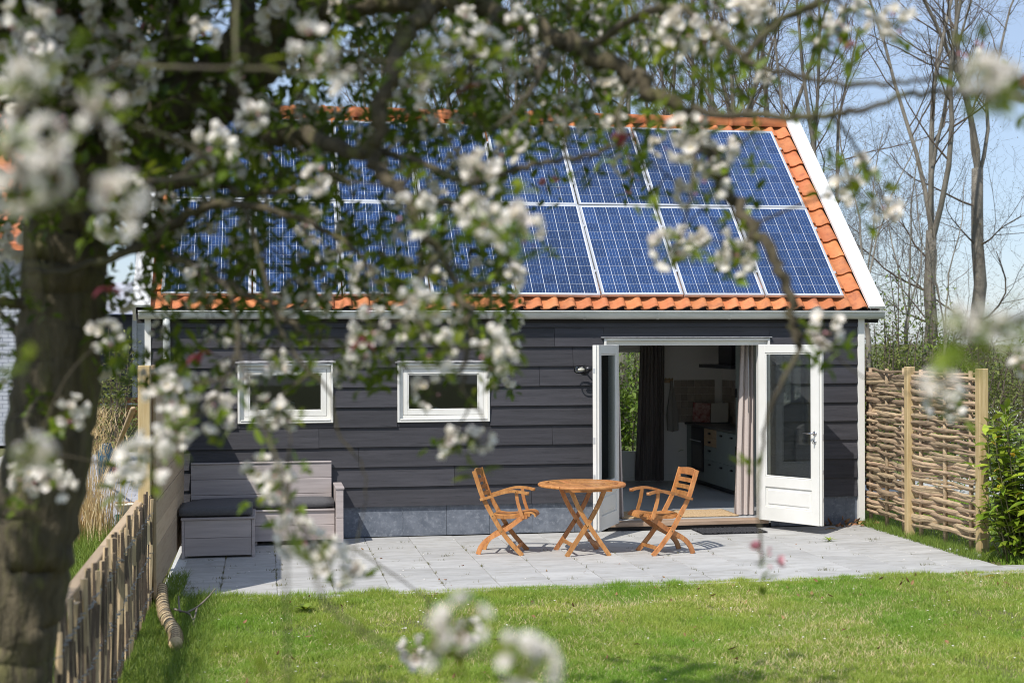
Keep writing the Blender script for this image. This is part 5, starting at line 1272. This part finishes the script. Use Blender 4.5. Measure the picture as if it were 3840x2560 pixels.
for (u_, v_, d_) in ((1072, 205, 4.0), (1085, 362, 3.8), (246, 660, 3.6), (832, 785, 3.8), (455, 815, 4.0), (1432, 310, 3.6)):
    p = PX(u_, v_, d_); m = MB()
    for k in range(3):
        vs, fs = leaf_shape(.045, .026, .5, .3, 4); mm = Euler((ra.uniform(-.6, .8), 0, k * 2.1), 'XYZ').to_matrix().to_4x4(); m.add([mm @ Vector(q) for q in vs], fs, 0, True)
    link('red_leaf_spray', m.mesh('red_leaf_spray', mt['redleaf']), AT, p + AO)
def nearest(p):
    best = min(samples, key=lambda s: (s[0] - p).length_squared); return best
def twig_to(p, maxd=.75):
    s, r_ = nearest(p); d = (s - p).length
    if d < .02 or d > maxd: return d <= maxd
    mid = s.lerp(p, .55) + Vector((ra.gauss(0, .05), ra.gauss(0, .05), ra.gauss(.02, .05))) * d * 1.3
    pts = smooth_path([s, mid, p], 4); twigs.tube([q + AO for q in pts], [max(.0016, min(r_, .0045) * (1 - .5 * i / (len(pts) - 1))) for i in range(len(pts))], 4, caps=False)
    for q in pts[3:-2:2]: samples.append((q, .003))
    return True
# the clusters one can tell apart in the photograph: picture position, apparent size
CL = """50,190,125 35,320,140 100,420,125 232,258,125 120,335,105 30,450,105 70,130,80 280,470,105 250,520,85 300,440,80 500,320,85 580,270,78 310,100,60 470,80,75 330,190,55 160,60,65 60,50,85 170,112,65
720,110,105 760,165,95 690,140,70 660,30,58 430,250,58 850,320,68 730,420,75 690,490,60 560,590,60 950,490,85 970,470,60 1110,400,88 1130,420,60 960,200,85 930,230,60 1000,130,85 1060,60,78 1120,110,85 1200,45,78 1250,140,68 1300,70,60 1335,112,58 1390,30,58 1270,262,58 1335,262,58 1230,110,58 1100,205,68 1180,300,60 1060,290,58
1130,510,105 1185,520,95 1210,540,78 1090,490,85 1240,300,52 1350,30,68 1410,270,48 1590,352,66 1580,300,58 1650,350,48 1640,402,58 1560,60,58 1620,90,48 1500,40,58 1540,112,68 1480,92,58 1710,40,52 1755,20,55
950,690,85 1000,705,85 960,732,78 1012,800,88 1120,790,88 1142,822,78 1060,742,58 1150,872,48 850,750,88 832,792,78 640,700,68 690,660,58 770,590,68 790,530,58 760,640,48 920,620,58 1175,740,48 1170,800,45
245,770,78 165,950,78 80,1050,105 130,1110,88 60,1100,78 390,900,85 440,960,85 330,1060,105 350,1020,95 400,1000,85 500,950,78 290,1080,78 620,950,68 645,960,58 640,1110,85 660,1142,78 600,1090,68 680,1230,85 760,1290,85 800,1312,68 740,1250,78
1020,1010,68 1100,1015,52 985,1470,68 1060,1432,75 1072,1450,58 1180,1510,78 1215,1532,68 955,1500,58 1900,760,66 1690,600,56 1700,570,48 1590,550,48 1540,570,40 1930,440,58 1970,390,48 2270,170,88 2300,195,88 2255,190,70 2040,490,50 2160,890,68 2172,930,56 2200,745,78 2240,742,78 2300,762,66 2345,830,58 1880,60,40 1970,32,46 2060,50,40"""
PINK = """2240,128,58 1750,1290,46 1930,92,46 400,600,44 440,372,60 1452,415,50 2345,215,58 1920,75,40 1262,432,44 345,80,50"""
def add_cluster(u, v, size, pink):
    near = size >= 105 and u < 320 or size >= 66 and (v > 1390 or u > 2150)
    d = (1.9 if near else max(2.4, min(6.0, 327.0 / size))) * ra.uniform(.95, 1.05)
    if v > 880 or u > 1500: d = min(d, 4.1)
    sc_ = ra.uniform(.36, .5) if near and u > 1500 else ra.uniform(.5, .66) if near else ra.uniform(.72, .98)
    p = PX(u, v, d); twig_to(p, 1.4)
    clusters.append((p, ra.choice((6, 7)) if pink else ra.randrange(6), sc_))
    for k in range(ra.randint(1, 3)):
        o_ = Vector((ra.gauss(0, .035), ra.gauss(0, .03), ra.gauss(-.035, .03))); sprays.append((p + o_ * (.6 if near else 1), ra.randrange(6), ra.uniform(.45, .65) if near else ra.uniform(.8, 1.2)))
for t in CL.split(): add_cluster(*[float(k) for k in t.split(',')], False)
for t in PINK.split(): add_cluster(*[float(k) for k in t.split(',')], True)
# the crowd of smaller sprays between them: boxes in the picture, depth range, number of clusters and of leaf sprays
for (ua, ub, va, vb, da, db, nc, ns) in ((-60, 420, -60, 560, 4.4, 6.6, 60, 330), (300, 760, -60, 420, 4.6, 6.8, 60, 330), (700, 1130, -60, 330, 4.6, 6.8, 70, 330), (1080, 1420, -60, 300, 4.4, 6.2, 55, 220),
                                        (1380, 1760, -60, 240, 4.2, 5.8, 34, 90), (330, 760, 380, 720, 4.6, 6.2, 46, 240), (740, 1180, 320, 700, 4.4, 6.0, 44, 190), (1150, 1480, 260, 420, 4.2, 5.4, 14, 40),
                                        (380, 900, 700, 900, 4.3, 5.4, 22, 70), (-40, 120, 560, 960, 4.6, 6.0, 8, 40), (200, 420, 560, 900, 4.8, 5.8, 8, 50), (900, 1180, 620, 900, 4.0, 5.0, 12, 40), (1480, 1740, 240, 600, 4.0, 4.8, 9, 26)):
    for k in range(int(nc * .55)):
        p = PX(ra.uniform(ua, ub), ra.uniform(va, vb), ra.uniform(da, db))
        if twig_to(p, 1.0): clusters.append((p, ra.randrange(6), ra.uniform(.5, .85))); sprays.append((p + Vector((ra.gauss(0, .03), ra.gauss(0, .03), -.03)), ra.randrange(6), ra.uniform(.7, 1.1)))
    for k in range(int(ns * (.85 if va > 200 else 1.0))):
        p = PX(ra.uniform(ua, ub), ra.uniform(va, vb), ra.uniform(da, db))
        if k % 3 == 0 and not twig_to(p, .9): continue
        sprays.append((p, ra.randrange(6), ra.uniform(.75, 1.3)))
for k in range(260):
    u_, v_ = ra.choice(((ra.uniform(250, 1250), ra.uniform(-20, 420)), (ra.uniform(300, 1150), ra.uniform(350, 800)), (ra.uniform(1200, 1750), ra.uniform(-20, 320))))
    twig_to(PX(u_, v_, ra.uniform(4.2, 6.2)), .9)
# leaves along the named branches
for (p, r_) in [s for s in samples if s[1] < .02][::5]:
    if ra.random() < .30: sprays.append((p + Vector((ra.gauss(0, .02), ra.gauss(0, .02), ra.gauss(0, .02))), ra.randrange(6), ra.uniform(.6, 1.0)))
# crown overhead and behind
for p in hid:
    for k in range(13):
        c = p + Vector((ra.gauss(0, .38), ra.gauss(0, .38), ra.gauss(.1, .3)))
        if k % 2: sprays.append((c, ra.randrange(6), ra.uniform(1.4, 2.0)))
        else: clusters.append((c, ra.randrange(6), ra.uniform(1.2, 1.7)))
twigs.build('twigs', mt['atwig'], AT)['kind'] = 'stuff'
def seen(p):
    dv = p - CAM; z = dv.dot(fwd); return z > .5 and abs(dv.dot(r2)) / z < .37 and abs(dv.dot(u2)) / z < .25
def place(items, meshes, mbs, name, mass, mats, keep):
    items.sort(key=lambda it: ((it[0] - CAM).length if seen(it[0]) else 50 + (it[0] - CAM).length)); V = []; F_ = []; MI = []; off = 0
    arrs = [(np.array([tuple(v) for v in b.v]), b.f, b.m) for b in mbs]
    for i, (p, k, sc) in enumerate(items):
        rot = Euler((ra.uniform(-.5, .5), ra.uniform(-.5, .5), ra.uniform(0, 6.28)), 'XYZ')
        if i < keep: link(name, meshes[k], AT, p + AO, rot, sc)
        else:
            a, f, mi = arrs[k]; V.append(a @ np.array(rot.to_matrix()).T * sc + np.array(p + AO)); F_ += [tuple(j + off for j in q) for q in f]; MI += mi; off += len(a)
    if V:
        me = bpy.data.meshes.new(mass); me.from_pydata(np.concatenate(V).tolist(), [], F_)
        for m_ in mats: me.materials.append(m_)
        me.polygons.foreach_set('material_index', MI); me.polygons.foreach_set('use_smooth', [True] * len(F_)); me.update()
        link(mass, me, AT)['kind'] = 'stuff'
place(clusters, CMm, CM, 'blossom', 'blossom_mass', [mt['petal'], mt['stamen'], mt['pink'], mt['aleaf']], 295)
place(sprays, SMm, SMb, 'leaf_spray', 'leaf_mass', [mt['aleaf']], 295)
